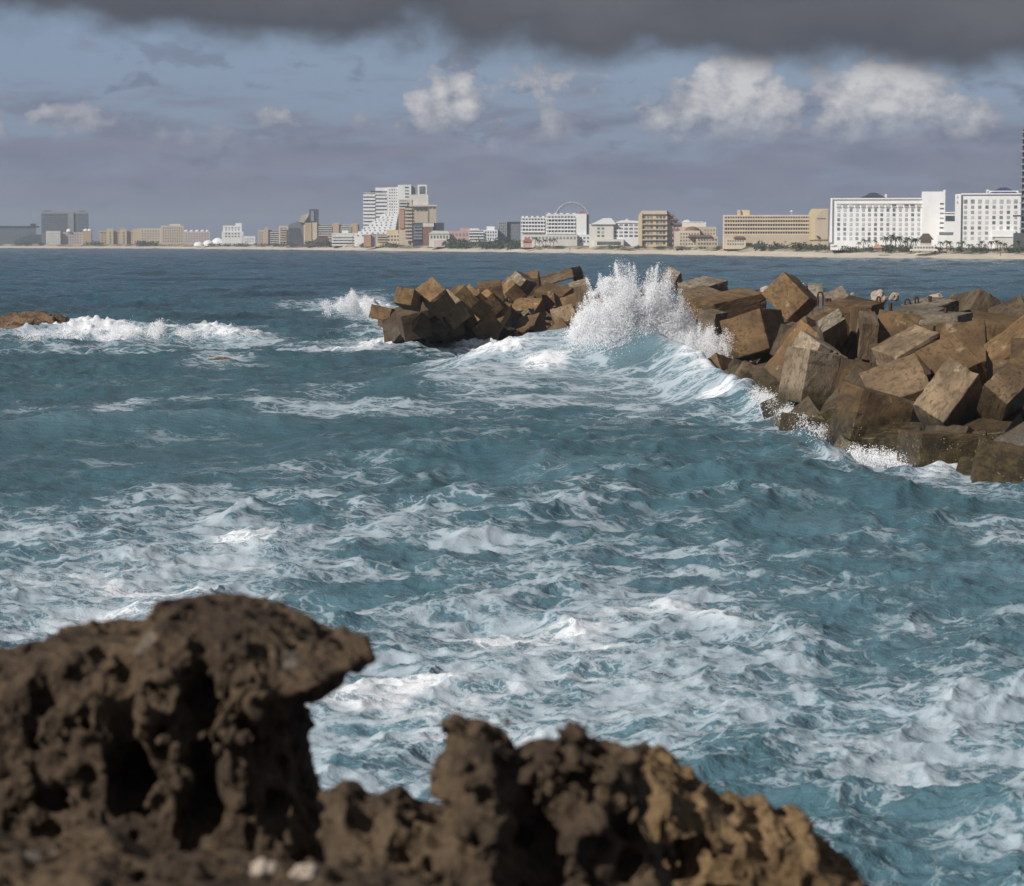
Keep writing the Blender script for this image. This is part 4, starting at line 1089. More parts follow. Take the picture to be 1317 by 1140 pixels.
K((1030, 538), (1004, 530), (1030, 566), (1072, 546), 'low black weedy cube in the gap at the water', tone=.45)
# ---- crest on the right
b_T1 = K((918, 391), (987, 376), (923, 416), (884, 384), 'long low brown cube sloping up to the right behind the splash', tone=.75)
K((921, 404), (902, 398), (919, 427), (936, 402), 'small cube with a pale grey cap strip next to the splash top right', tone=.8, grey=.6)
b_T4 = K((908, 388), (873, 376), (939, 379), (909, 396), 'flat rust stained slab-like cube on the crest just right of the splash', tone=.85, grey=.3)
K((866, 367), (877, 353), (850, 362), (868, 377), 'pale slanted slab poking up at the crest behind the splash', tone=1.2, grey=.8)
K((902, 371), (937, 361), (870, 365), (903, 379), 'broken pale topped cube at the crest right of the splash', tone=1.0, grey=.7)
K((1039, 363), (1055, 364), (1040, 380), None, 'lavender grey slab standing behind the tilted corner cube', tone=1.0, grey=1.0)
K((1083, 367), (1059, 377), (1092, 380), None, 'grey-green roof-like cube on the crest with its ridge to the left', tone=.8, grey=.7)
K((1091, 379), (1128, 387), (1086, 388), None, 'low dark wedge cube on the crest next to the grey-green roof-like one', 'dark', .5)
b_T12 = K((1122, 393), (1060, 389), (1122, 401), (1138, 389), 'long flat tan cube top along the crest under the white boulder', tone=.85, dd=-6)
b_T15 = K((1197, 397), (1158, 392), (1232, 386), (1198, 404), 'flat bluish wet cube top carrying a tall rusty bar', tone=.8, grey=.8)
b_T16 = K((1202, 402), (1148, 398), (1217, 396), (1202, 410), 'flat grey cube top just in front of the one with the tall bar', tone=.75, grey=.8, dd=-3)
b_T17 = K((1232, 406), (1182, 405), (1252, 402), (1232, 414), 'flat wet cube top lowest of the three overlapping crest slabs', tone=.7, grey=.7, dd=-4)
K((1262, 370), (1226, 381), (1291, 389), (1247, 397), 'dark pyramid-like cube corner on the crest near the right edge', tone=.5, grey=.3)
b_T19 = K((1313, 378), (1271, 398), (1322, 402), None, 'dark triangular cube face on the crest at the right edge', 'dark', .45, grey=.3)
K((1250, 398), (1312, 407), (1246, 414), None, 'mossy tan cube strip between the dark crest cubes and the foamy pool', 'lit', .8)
# ---- far, left-hand part
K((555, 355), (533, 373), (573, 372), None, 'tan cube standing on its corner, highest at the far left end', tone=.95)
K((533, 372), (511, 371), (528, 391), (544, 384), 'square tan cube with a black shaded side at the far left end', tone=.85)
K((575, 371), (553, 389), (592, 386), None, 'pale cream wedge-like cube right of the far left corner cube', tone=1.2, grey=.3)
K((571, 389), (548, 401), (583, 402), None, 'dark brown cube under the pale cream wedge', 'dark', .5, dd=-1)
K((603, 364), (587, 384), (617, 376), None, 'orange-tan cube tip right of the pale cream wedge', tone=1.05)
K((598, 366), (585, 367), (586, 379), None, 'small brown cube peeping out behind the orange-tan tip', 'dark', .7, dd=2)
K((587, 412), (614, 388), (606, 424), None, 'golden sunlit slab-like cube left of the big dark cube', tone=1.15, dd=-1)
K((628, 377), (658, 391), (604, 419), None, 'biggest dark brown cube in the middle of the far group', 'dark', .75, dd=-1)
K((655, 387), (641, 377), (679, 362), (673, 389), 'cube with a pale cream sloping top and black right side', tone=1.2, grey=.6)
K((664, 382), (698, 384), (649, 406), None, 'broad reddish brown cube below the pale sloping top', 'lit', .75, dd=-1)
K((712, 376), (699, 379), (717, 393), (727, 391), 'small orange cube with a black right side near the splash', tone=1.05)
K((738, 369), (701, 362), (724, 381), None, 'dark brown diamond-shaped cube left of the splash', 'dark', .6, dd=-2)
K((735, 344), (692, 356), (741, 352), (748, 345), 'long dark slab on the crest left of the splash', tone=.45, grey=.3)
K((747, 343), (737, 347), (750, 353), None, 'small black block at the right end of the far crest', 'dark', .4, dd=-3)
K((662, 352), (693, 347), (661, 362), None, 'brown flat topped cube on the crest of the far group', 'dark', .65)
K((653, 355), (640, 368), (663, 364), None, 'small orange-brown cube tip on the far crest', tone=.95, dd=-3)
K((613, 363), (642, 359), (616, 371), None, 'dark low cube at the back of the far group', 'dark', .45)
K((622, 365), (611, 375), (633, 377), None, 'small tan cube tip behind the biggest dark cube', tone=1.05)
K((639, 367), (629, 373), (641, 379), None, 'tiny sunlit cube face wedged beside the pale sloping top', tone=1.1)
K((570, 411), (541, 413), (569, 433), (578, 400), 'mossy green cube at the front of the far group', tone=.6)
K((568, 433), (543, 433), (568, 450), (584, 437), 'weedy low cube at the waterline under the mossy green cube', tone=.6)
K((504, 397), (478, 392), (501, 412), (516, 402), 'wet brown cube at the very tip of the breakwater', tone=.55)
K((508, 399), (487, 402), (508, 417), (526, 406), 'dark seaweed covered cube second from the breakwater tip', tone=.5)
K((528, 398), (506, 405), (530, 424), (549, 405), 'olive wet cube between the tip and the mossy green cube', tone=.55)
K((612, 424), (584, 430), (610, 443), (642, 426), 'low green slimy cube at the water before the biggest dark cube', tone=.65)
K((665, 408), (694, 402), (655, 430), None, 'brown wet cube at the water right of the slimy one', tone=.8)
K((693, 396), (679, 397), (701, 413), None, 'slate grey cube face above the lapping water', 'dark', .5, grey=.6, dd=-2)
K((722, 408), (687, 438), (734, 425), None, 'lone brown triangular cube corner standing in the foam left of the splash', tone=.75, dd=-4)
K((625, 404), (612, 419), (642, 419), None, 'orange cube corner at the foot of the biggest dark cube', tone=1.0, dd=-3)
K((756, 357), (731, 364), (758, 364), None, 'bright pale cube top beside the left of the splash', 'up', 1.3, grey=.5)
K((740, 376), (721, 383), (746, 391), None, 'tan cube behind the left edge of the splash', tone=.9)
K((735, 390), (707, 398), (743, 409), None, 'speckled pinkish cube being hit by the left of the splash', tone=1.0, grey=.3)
# ---- packed cubes seen only in the gaps and behind the splash
fr = random.Random(21)
for i in range(96):
    px = fr.uniform(500, 1352)
    yw, yc = float(lerp_pts(YW, px)), float(lerp_pts(YC, px))
    py = yw + (yc - yw) * fr.uniform(0.12, 0.9)
    if 735 < px < 900: py = min(py, yw)
    d_ = slope_d(px, py)
    o = bpy.data.objects.new('concrete_cube', BM[i % len(BM)]); col.objects.link(o)
    p = at(px, py, d_)
    o.location = p + Vector((0, 1.9, -1.25)); o.rotation_euler = (fr.uniform(0, 1.5), fr.uniform(0, 1.5), fr.uniform(0, 1.5)); s = fr.uniform(1.3, 1.65); o.scale = (s, s, s)
    o['tone'] = fr.uniform(.3, .5); o['grey'] = fr.uniform(0, .4); o['weed'] = 0.9 if px > 760 else 0.5  # low tone paints the shade of the gaps into these cubes
    tag(o, 'brown concrete cube packed deep in the gaps behind the front cubes', 'concrete block', 'cubes packed behind the front ones')
# rubble core below the cubes
v = []; f = []
cols_ = np.arange(530, 1352, 12.0)
for px in cols_:
    yw, yc = float(lerp_pts(YW, px)), float(lerp_pts(YC, px))
    for k, t in enumerate((-0.1, 0.0, 0.25, 0.5, 0.75, 0.95)):
        py = yw + (yc - yw) * t
        p = at(px, py, slope_d(px, py) + 3.0); p.z -= 1.5 + 0.2 * math.sin(px * .3 + k)
        v.append(tuple(p))
    p = at(px, yc, slope_d(px, yc) + 16); v.append((p.x, p.y, 0.6)); v.append((p.x, p.y + 8, -2))
n = 8
for i in range(len(cols_) - 1):
    for k in range(n - 1): f.append((i*n + k, (i+1)*n + k, (i+1)*n + k + 1, i*n + k + 1))
core = link('breakwater_core', mesh_np('breakwater_core', v, f), M['reefrock']); core['kind'] = 'structure'
# rusty lifting loops and bars cast into the crest cubes
def bar(bl, px, py, hpx, loop=False, dd=0.0):
    d_ = (bl.matrix_world.translation.y) + dd
    k = d_ / F; h = hpx * k; m_ = MB(); r_ = max(.045, .9 * k)
    if loop: m_.tube([(-h * .4, 0, -.3), (-h * .4, 0, h * .7), (-h * .15, 0, h), (h * .2, 0, h * .95), (h * .4, 0, h * .6), (h * .4, 0, -.3)], r_ * .8, 6)
    else: m_.tube([(0, 0, -.3), (0, 0, h)], r_ * 1.5, 6)
    o = m_.build('lifting_loop' if loop else 'steel_bar', M['rust'])
    o.parent = bl; o.matrix_parent_inverse = bl.matrix_world.inverted(); o.location = at(px, py, d_)
bpy.context.view_layer.update()
bar(b_T4, 898, 382, 6); bar(b_T4, 914, 383, 4, True); bar(b_T4, 918, 383, 4, True); bar(b_T1, 973, 377, 4); bar(b_R1, 1037, 374, 6); bar(b_T12, 1055, 384, 8, True); bar(b_T12, 1063, 388, 4); bar(b_T12, 1067, 388, 4)
bar(b_T12, 1130, 387, 5, True); bar(b_T15, 1167, 393, 8, True); bar(b_T15, 1179, 387, 5, True); bar(b_T15, 1196, 391, 10); bar(b_T15, 1231, 395, 7); bar(b_T17, 1216, 404, 8); bar(b_T16, 1145, 394, 4); bar(b_T19, 1296, 401, 4); bar(b_T19, 1301, 401, 4)
# pale boulders along the back of the crest
def boulder(px, py, wpx, hpx, label, seed, extra=0.0, mat='pale_stone', name='boulder', group=None):
    from mathutils import noise
    d_ = slope_d(px, py) + 6 + extra; k = d_ / F
    bm = bmesh.new(); bmesh.ops.create_icosphere(bm, subdivisions=3, radius=1.0)
    for v_ in bm.verts:
        p = v_.co.copy(); n_ = noise.fractal(p * 1.3 + Vector((seed * 3.1, 0, 0)), 1, 2, 4)
        c_ = noise.cell(p * 1.1 + Vector((seed, seed, 0)))
        v_.co = Vector((p.x * wpx / 2 * k, p.y * wpx / 2 * k * .8, p.z * hpx * k)) * (1 + .35 * n_ + .12 * (c_ - .5))
    me_ = bpy.data.meshes.new(name); bm.to_mesh(me_); bm.free()
    o = link(name, me_, M[mat], None, at(px, py + hpx * .5, d_))
    tag(o, label, 'rock', group)
    return o
boulder(986, 372, 16, 8, 'pale boulder on the crest just left of the tilted corner cube', 1); boulder(962, 374, 9, 4, 'small pale stone on the crest among rusty bars', 2); boulder(944, 374, 6, 4, 'small orange stone at the left end of the crest row', 3, mat='goldrock')
boulder(1131, 378, 22, 10, 'whitish rounded boulder above the long flat tan cube top', 4); boulder(1150, 379, 12, 6, 'small tan boulder right of the whitish rounded one', 5); boulder(1203, 382, 24, 8, 'cream rounded boulder behind the tall rusty bar', 6); boulder(1032, 366, 8, 4, 'small pale stone behind the tilted corner cube', 7)
boulder(1096, 378, 5, 3, 'tiny pale stone on the dark wedge cube', 8); boulder(1230, 380, 18, 5, 'low brown boulder left of the dark pyramid-like cube', 9, mat='goldrock')

# ------------------------------------------------------------------ noise-carved rock (signed distance on a grid, meshed)
def upsample_noise(shape, cells, r):
    """smooth random field on a grid of this shape with the given number of lattice cells per axis"""
    L = r.normal(size=[c + 3 for c in cells]).astype(np.float32)
    out = L
    for ax in range(3):
        n, c = shape[ax], cells[ax]
        t = np.linspace(0, c - 1e-4, n) + 0.0
        i = np.floor(t).astype(int); fq = (t - i)
        Wt = np.zeros((n, c + 3), np.float32)
        w0 = (1 - fq) ** 3 / 6; w1 = (3 * fq ** 3 - 6 * fq ** 2 + 4) / 6; w2 = (-3 * fq ** 3 + 3 * fq ** 2 + 3 * fq + 1) / 6; w3 = fq ** 3 / 6
        a = np.arange(n)
        for q, w in enumerate((w0, w1, w2, w3)): Wt[a, i + q] = w
        out = np.moveaxis(np.tensordot(Wt, out, axes=(1, ax)), 0, ax)
    return out * 1.8
def surface_nets(vol, org, h):
    nx, ny, nz = vol.shape
    ins = vol < 0
    c = np.zeros((nx-1, ny-1, nz-1), np.int8)
    for a in (0, 1):
        for b_ in (0, 1):
            for e in (0, 1):
                c += ins[a:nx-1+a, b_:ny-1+b_, e:nz-1+e]
    act = (c > 0) & (c < 8)
    idx = -np.ones(act.shape, np.int32)
    I = np.argwhere(act); idx[act] = np.arange(len(I))
    acc = np.zeros((len(I), 3), np.float32); cnt = np.zeros(len(I), np.float32)
    corners = [(a, b_, e) for a in (0, 1) for b_ in (0, 1) for e in (0, 1)]
    for p in corners:
        for ax in range(3):
            if p[ax]: continue
            q = list(p); q[ax] = 1
            v0 = vol[I[:, 0]+p[0], I[:, 1]+p[1], I[:, 2]+p[2]]; v1 = vol[I[:, 0]+q[0], I[:, 1]+q[1], I[:, 2]+q[2]]
            m_ = (v0 < 0) != (v1 < 0)
            t = np.where(m_, v0 / np.where(m_, v0 - v1, 1), 0)
            pt = np.array(p, np.float32)[None] + np.zeros((len(I), 3), np.float32); pt[:, ax] += t
            acc += pt * m_[:, None]; cnt += m_
    verts = (I + acc / cnt[:, None]) * h + np.array(org)
    fs = []
    for ax in range(3):
        u, w = (ax + 1) % 3, (ax + 2) % 3
        s0 = [slice(1, -1)] * 3; s1 = [slice(1, -1)] * 3
        s0[ax] = slice(0, -1); s1[ax] = slice(1, None)
        A_, B_ = ins[tuple(s0)], ins[tuple(s1)]
        E = np.argwhere(A_ != B_)
        sgn = A_[A_ != B_]
        base = E.copy(); base[:, u] += 1; base[:, w] += 1
        def cid(du, dw):
            q = base.copy(); q[:, u] -= du; q[:, w] -= dw
            return idx[q[:, 0], q[:, 1], q[:, 2]]
        quad = np.stack([cid(0, 0), cid(1, 0), cid(1, 1), cid(0, 1)], -1)
        quad[~sgn] = quad[~sgn][:, ::-1]
        fs.append(quad)
    fs = np.concatenate(fs)
    fs = fs[(fs >= 0).all(1)]
    return verts, fs
def poly_sdf(px, pz, poly):
    P = np.array(poly, float); dmin = np.full(px.shape, 1e9); inside = np.zeros(px.shape, bool)
    for i in range(len(P)):
        a, b_ = P[i], P[(i + 1) % len(P)]
        e = b_ - a; wx_, wz_ = px - a[0], pz - a[1]
        t = np.clip((wx_ * e[0] + wz_ * e[1]) / (e @ e + 1e-12), 0, 1)
        dmin = np.minimum(dmin, np.hypot(wx_ - t * e[0], wz_ - t * e[1]))
        c1_ = (a[1] > pz) != (b_[1] > pz)
        xi = (b_[0] - a[0]) * (pz - a[1]) / (b_[1] - a[1] + 1e-12) + a[0]
        inside ^= c1_ & (px < xi)
    return np.where(inside, -dmin, dmin)
def karst(name, label, poly_px, D, half, mat, seed, h=0.013, caves=(), npits=260, amp=0.035, round_=0.22, zlow=None, pit=(0.015, 0.06), lean=0.0, spikes=0):
    """a limestone outcrop: its outline at distance D, a rounded body of real depth, then solution pits, flutes and hollows"""
    r = np.random.default_rng(seed)
    W2 = [(at(px, py, D + 0.5 * half).x, at(px, py, D + 0.5 * half).z) for px, py in poly_px]   # the skyline is the far rim
    xs = [p[0] for p in W2]; zs = [p[1] for p in W2]
    pad = 0.12
    x0, x1, z0, z1 = min(xs) - pad, max(xs) + pad, min(zs) - pad, max(zs) + pad
    y0, y1 = D - half - pad, D + half + pad
    nx, ny, nz = int((x1-x0)/h), int((y1-y0)/h), int((z1-z0)/h)
    X = (x0 + np.arange(nx) * h)[:, None, None]; Y = (y0 + np.arange(ny) * h)[None, :, None]; Z = (z0 + np.arange(nz) * h)[None, None, :]
    s2 = poly_sdf(np.broadcast_to(X[:, 0], (nx, nz)).copy(), np.broadcast_to(Z[:, 0], (nx, nz)).copy(), W2).astype(np.float32)[:, None, :]
    sh = (nx, ny, nz)
    cells = lambda lam: [max(1, int(n_ * h / lam)) for n_ in sh]
    big = upsample_noise(sh, cells(0.45), r); med = upsample_noise(sh, cells(0.17), r); sm = upsample_noise(sh, cells(0.07), r); ti = upsample_noise(sh, cells(0.035), r)
    fl = upsample_noise(sh, [max(1, int(nx*h/0.09)), max(1, int(ny*h/0.09)), max(1, int(nz*h/0.4))], r)
    # rounded body: the deeper inside the outline, the thicker
    dep = np.clip(-s2 / round_, 0, 1)
    thick = half * (0.30 + 0.70 * np.sqrt(np.clip(1 - (1 - dep) ** 2, 0, 1)))
    yc = D + lean * (Z - zs[0])
    body = np.abs(Y - yc + 0.10 * big) - thick
    f = np.maximum(s2 + 0 * Y, body).astype(np.float32)
    k = 0.06
    hh = np.clip(0.5 + 0.5 * (body - s2) / k, 0, 1); f = (s2 * (1 - hh) + body * hh + k * hh * (1 - hh)).astype(np.float32)
    quiet = 0.40 + 0.60 * np.clip((body - s2) / 0.10 + 0.2, 0, 1)      # keep the skyline of the outcrop, roughen its flanks
    f += quiet * amp * (0.75 * med + 1.15 * (np.abs(sm) - 0.45) - 0.55 * (np.abs(med) - 0.4) + 0.75 * np.clip(fl, -1.6, 1.6) + 1.15 * ti)
    # hollows
    def carve(cx_, cy_, cz_, rx_, ry_, rz_, soft=0.02):
        i0, i1 = max(0, int((cx_-rx_*1.3-x0)/h)), min(nx, int((cx_+rx_*1.3-x0)/h)+1)
        j0, j1 = max(0, int((cy_-ry_*1.3-y0)/h)), min(ny, int((cy_+ry_*1.3-y0)/h)+1)
        k0, k1 = max(0, int((cz_-rz_*1.3-z0)/h)), min(nz, int((cz_+rz_*1.3-z0)/h)+1)
        if i1 <= i0 or j1 <= j0 or k1 <= k0: return
        q = np.sqrt(((X[i0:i1]-cx_)/rx_)**2 + ((Y[:, j0:j1]-cy_)/ry_)**2 + ((Z[:, :, k0:k1]-cz_)/rz_)**2)
        dsp = 0.34 * med[i0:i1, j0:j1, k0:k1] + 0.30 * sm[i0:i1, j0:j1, k0:k1] + 0.12 * ti[i0:i1, j0:j1, k0:k1]
        s = (q - 1 + dsp) * min(rx_, ry_, rz_)
        f[i0:i1, j0:j1, k0:k1] = np.maximum(f[i0:i1, j0:j1, k0:k1], -s)
    f += 0.006
    for (px, py, rx_, rz_, dp) in caves:
        c = at(px, py, D - half); carve(c.x, D - half * 0.9, c.z, rx_ * D / F, dp, rz_ * D / F)
    # pits on the skin
    skin = np.argwhere((np.abs(f) < h) )
    if len(skin):
        pick = skin[r.integers(0, len(skin), npits)]
        for (i, j, kk) in pick:
            rr = pit[0] + (pit[1] - pit[0]) * r.random() ** 2.2
            carve(x0 + i*h, y0 + j*h, z0 + kk*h, rr, rr, rr * (1 + 0.9 * r.random()))
    f[0] = f[-1] = 1; f[:, 0] = f[:, -1] = 1; f[:, :, 0] = f[:, :, -1] = 1
    v_, q_ = surface_nets(f, (x0, y0, z0), h)
    o = link(name, mesh_np(name, v_, q_, True), M[mat])
    tag(o, label, 'rock')
    return o
karst('coastal_rock', 'big pitted brown rock at lower left whose top juts out to the right',
      [(-70, 838), (0, 835), (38, 827), (72, 815), (75, 802), (130, 800), (196, 798), (207, 784), (235, 769), (270, 766), (300, 765), (335, 770), (360, 779), (395, 792), (430, 804), (452, 808), (474, 811), (482, 824), (474, 838), (458, 842), (450, 856), (430, 870), (420, 874), (402, 880), (394, 897), (399, 925), (400, 960), (410, 990), (426, 1022), (432, 1060), (445, 1330), (-70, 1330)],
      9.5, 0.62, 'rock', 5, 0.0142, [(150, 905, 24, 70, .24), (165, 1010, 30, 54, .26), (250, 905, 24, 56, .24), (262, 1005, 30, 66, .28), (358, 865, 36, 26, .26), (352, 980, 30, 66, .26), (385, 930, 12, 40, .2), (40, 920, 14, 40, .12), (70, 1040, 30, 24, .14), (205, 960, 10, 26, .1), (110, 950, 9, 30, .1), (310, 930, 9, 30, .1), (85, 832, 22, 10, .12), (235, 786, 34, 6, .1), (395, 855, 5, 6, 1.4)], 3000, 0.046, 0.26, lean=0.10, pit=(0.009, 0.038))
karst('spiked_rock', 'jagged brown spires of rock at bottom centre with a small claw on the left',
      [(420, 1330), (424, 1022), (440, 1008), (456, 1012), (468, 1030), (482, 1030), (505, 1018), (514, 1014), (530, 1028), (548, 1036), (566, 1040), (580, 1036), (576, 1010), (556, 1002), (555, 986), (562, 978), (577, 972), (572, 920), (583, 914), (600, 926), (622, 930), (640, 938), (660, 950), (664, 968), (690, 950), (718, 948), (720, 925), (735, 923), (750, 936), (764, 945), (790, 948), (814, 955), (820, 985), (818, 1010), (832, 1060), (852, 1100), (872, 1330)],
      8.6, 0.42, 'rock', 9, 0.0130, [(650, 990, 14, 44, .2), (745, 1030, 56, 40, .34), (700, 1090, 46, 56, .34), (805, 1075, 30, 80, .34), (770, 1110, 40, 40, .3), (515, 1085, 22, 26, .16), (600, 1095, 14, 20, .1), (790, 975, 12, 18, .14)], 2600, 0.044, 0.16, lean=0.12, pit=(0.009, 0.038))
karst('golden_ridge', 'sunlit golden ridge of jagged rock sloping down to the right at the bottom',
      [(790, 1330), (806, 1010), (820, 985), (825, 966), (835, 963), (842, 971), (858, 972), (870, 985), (882, 1002), (895, 997), (906, 1012), (930, 1032), (945, 1028), (965, 1051), (975, 1036), (985, 1020), (996, 1046), (1010, 1051), (1030, 1045), (1043, 1056), (1046, 1076), (1070, 1086), (1076, 1101), (1096, 1106), (1106, 1126), (1118, 1152), (1140, 1330)],
      10.2, 0.55, 'goldrock', 14, 0.0152, [(890, 1030, 10, 26, .14), (930, 1075, 12, 16, .1), (905, 1120, 40, 24, .2), (1010, 1130, 60, 18, .25)], 900, 0.044, 0.20, lean=0.22)
karst('foreground_rock', 'blurred brown rock nearest the camera along the bottom left edge',
      [(-70, 1062), (10, 1072), (70, 1082), (120, 1064), (150, 1070), (190, 1092), (240, 1098), (300, 1092), (350, 1102), (420, 1098), (470, 1112), (540, 1122), (600, 1136), (660, 1150), (700, 1400), (-70, 1400)],
      7.2, 0.40, 'rock', 23, 0.0135, [(60, 1115, 30, 24, .2), (200, 1130, 30, 24, .2)], 600, 0.044, 0.16, lean=0.12)
def stone(px, py, d_, s, label, seed):
    from mathutils import noise
    bm = bmesh.new(); bmesh.ops.create_icosphere(bm, subdivisions=3, radius=1.0)
    for v_ in bm.verts:
        p = v_.co.copy(); v_.co = Vector((p.x * s * 1.3, p.y * s, p.z * s * .8)) * (1 + .4 * noise.fractal(p * 1.4 + Vector((seed, 0, 0)), 1, 2, 4))
    me_ = bpy.data.meshes.new('stone'); bm.to_mesh(me_); bm.free()
    tag(link('stone', me_, M['pale_stone'], None, at(px, py, d_)), label, 'stone')
stone(338, 1117, 6.8, .030, 'pale sunlit stone on the blurred foreground rock', 1); stone(392, 1122, 6.8, .028, 'second pale stone right of the brightest one on the foreground rock', 5)
# ground of the cliff under the outcrops
v = []; f = []
gx = np.linspace(-3.2, 2.2, 40); gy = np.linspace(3.0, 11.5, 50)
for a in gy:
    for c_ in gx:
        z_ = 3.05 + .12 * math.sin(c_ * 5 + a * 2) + .1 * math.sin(a * 7 - c_ * 3) - max(0, c_ - .9) * 1.0 - max(0, a - 10.3) * 3.0
        v.append((c_, a, z_))
for i in range(49):
    for j in range(39): f.append((i*40 + j, i*40 + j + 1, (i+1)*40 + j + 1, (i+1)*40 + j))
cl = link('cliff_ground', mesh_np('cliff_ground', v, f), M['rock']); cl['kind'] = 'structure'

# ------------------------------------------------------------------ reef rocks in the surf
def reef(px0, px1, ytop, ybase, label, seed, d_):
    from mathutils import noise
    k = d_ / F; w = (px1 - px0) * k; hgt = (ybase - ytop) * k
    bm = bmesh.new(); bmesh.ops.create_icosphere(bm, subdivisions=5, radius=1.0)
    for v_ in bm.verts:
        p = v_.co.copy(); n_ = noise.fractal(p * 2.0 + Vector((seed * 2.3, 0, 0)), 1, 2, 5); n3 = noise.ridged_multi_fractal(p * 3.5 + Vector((0, seed, 0)), 1, 2, 4, 1, 2)
        sx = 1 - .25 * max(0, p.z) * p.x
        v_.co = Vector((p.x * w / 2 * sx, p.y * w * .35, p.z * hgt * (1.0 if p.z > 0 else .5))) * (1 + .22 * n_ - .10 * n3 * .5)
    me_ = bpy.data.meshes.new('reef_rock'); bm.to_mesh(me_); bm.free()
    me_.polygons.foreach_set('use_smooth', [True] * len(me_.polygons))
    pt = at((px0 + px1) / 2, ybase, d_)
    tag(link('reef_rock', me_, M['reefrock'], None, pt), label, 'rock')
reef(-6, 100, 400, 424, 'brown rock awash in white surf at the far left', 3, 165)
reef(270, 304, 459, 466, 'small tan rock awash in the water left of the breakwater', 8, 121)

# ------------------------------------------------------------------ spray
def drops(P, S, seed):
    r = np.random.default_rng(seed)
    n = len(P)
    T = np.array([[1, 1, 1], [1, -1, -1], [-1, 1, -1], [-1, -1, 1]], np.float32) * 0.577
    q = r.normal(size=(n, 4)); q /= np.linalg.norm(q, axis=1)[:, None]
    w, x, y, z = q.T
    Rm = np.stack([1-2*(y*y+z*z), 2*(x*y-z*w), 2*(x*z+y*w), 2*(x*y+z*w), 1-2*(x*x+z*z), 2*(y*z-x*w), 2*(x*z-y*w), 2*(y*z+x*w), 1-2*(x*x+y*y)], -1).reshape(n, 3, 3)
    sc = S[:, None] * (0.6 + 0.8 * r.random((n, 3)))
    v = np.einsum('nij,kj->nki', Rm, T) * sc[:, None, :] + P[:, None, :]
    f = (np.arange(n)[:, None, None] * 4 + np.array([[0, 1, 2], [0, 3, 1], [0, 2, 3], [1, 3, 2]])[None]).reshape(-1, 3)
    return v.reshape(-1, 3), f
def spray(name, label, jets, n, seed, smin, smax, depth, flecks=0, puffs=()):
    """jets: (base px, base py, tip px, tip py, width at base, width at tip, weight, distance); drops thin out towards the tips and gather on threads"""
    r = np.random.default_rng(seed)
    ws = np.array([j[6] for j in jets], float); ws /= ws.sum()
    def scatter(total, soft):
        Pp = []; Tt = []
        for j, w in zip(jets, ws):
            m_ = int(total * w)
            if m_ < 3: continue
            t = r.random(m_) ** (1.5 if soft else 1.05)
            tt = t * (1.3 - .3 * t)
            bx = j[0] + (j[2] - j[0]) * tt; by = j[1] + (j[3] - j[1]) * tt
            wd = j[4] + (j[5] - j[4]) * t
            nl = 6; lig = r.normal(size=nl); which = r.integers(0, nl, m_)
            wig = .35 * np.sin(t * 9 + which * 2.1)
            lat = np.where(r.random(m_) < (0.06 if soft else 0.25), lig[which] + wig * t + 0.10 * r.normal(size=m_), r.normal(size=m_))
            px = bx + lat * wd * .55; py = by + r.normal(size=m_) * (wd * .35 + 1.0)
            dd = j[7] + r.normal(size=m_) * depth * (1 - .4 * t)
            dirs_y = F * cp + (CY - py) * sp; dirs_z = -F * sp + (CY - py) * cp
            sc = dd / dirs_y
            Pp.append(np.stack([(px - CX) * sc, dd, CAMH + dirs_z * sc], -1)); Tt.append(t)
        return np.concatenate(Pp).astype(np.float32), np.concatenate(Tt)
    P_, t = scatter(n, False)
    S_ = smin + (smax - smin) * r.random(len(P_)) ** 4.0 * (1.0 - .3 * t)
    v_, f_ = drops(P_, S_.astype(np.float32), seed + 1)
    if flecks:
        P2, t2 = scatter(flecks, True)
        for (px_, py_, d_, rad, cnt) in puffs:      # billows of fine spray
            c_ = np.array(at(px_, py_, d_)); q_ = r.normal(size=(cnt, 3)); q_ /= np.linalg.norm(q_, axis=1)[:, None]
            q_ *= (rad * r.random((cnt, 1)) ** 0.55) * (1 + .35 * np.sin(q_[:, :1] * 7 + px_) * np.cos(q_[:, 2:] * 6 + py_))
            P2 = np.concatenate([P2, (c_ + q_).astype(np.float32)]); t2 = np.concatenate([t2, np.full(cnt, .3)])
        # flat flecks, tumbling but mostly turned to face the sun to whiten the spray
        nn = np.array(tuple(SUNV))[None] * np.where(r.random((len(P2), 1)) < .75, 1.0, 0.0) + r.normal(size=(len(P2), 3)) * .5
        nn /= np.linalg.norm(nn, axis=1)[:, None]
        ta = np.cross(nn, r.normal(size=(len(P2), 3))); ta /= np.linalg.norm(ta, axis=1)[:, None]; tb = np.cross(nn, ta)
        an = np.array([0.0, 2.1, 4.2])[None] + r.normal(size=(len(P2), 3)) * .35
        a_ = ta[:, None] * np.cos(an)[..., None] + tb[:, None] * np.sin(an)[..., None]
        fv = (P2[:, None] + a_ * (0.014 + 0.019 * r.random((len(P2), 1, 1)) * (1 - .5 * t2[:, None, None]))).reshape(-1, 3)
        f_ = np.concatenate([f_, np.arange(len(fv)).reshape(-1, 3) + len(v_)]); v_ = np.concatenate([v_, fv])
    o = link(name, mesh_np(name, v_, f_, False), M['spray'])
    tag(o, label, 'spray', None, 'stuff')
    return o
sr = random.Random(5)
jets = []
TOP = [(730, 436), (740, 412), (750, 385), (762, 364), (776, 350), (790, 340), (802, 349), (815, 346), (830, 356), (845, 343), (860, 352), (874, 372), (886, 396), (900, 428)]
BASE = [(715, 462), (745, 452), (800, 462), (860, 472), (905, 490), (960, 512)]
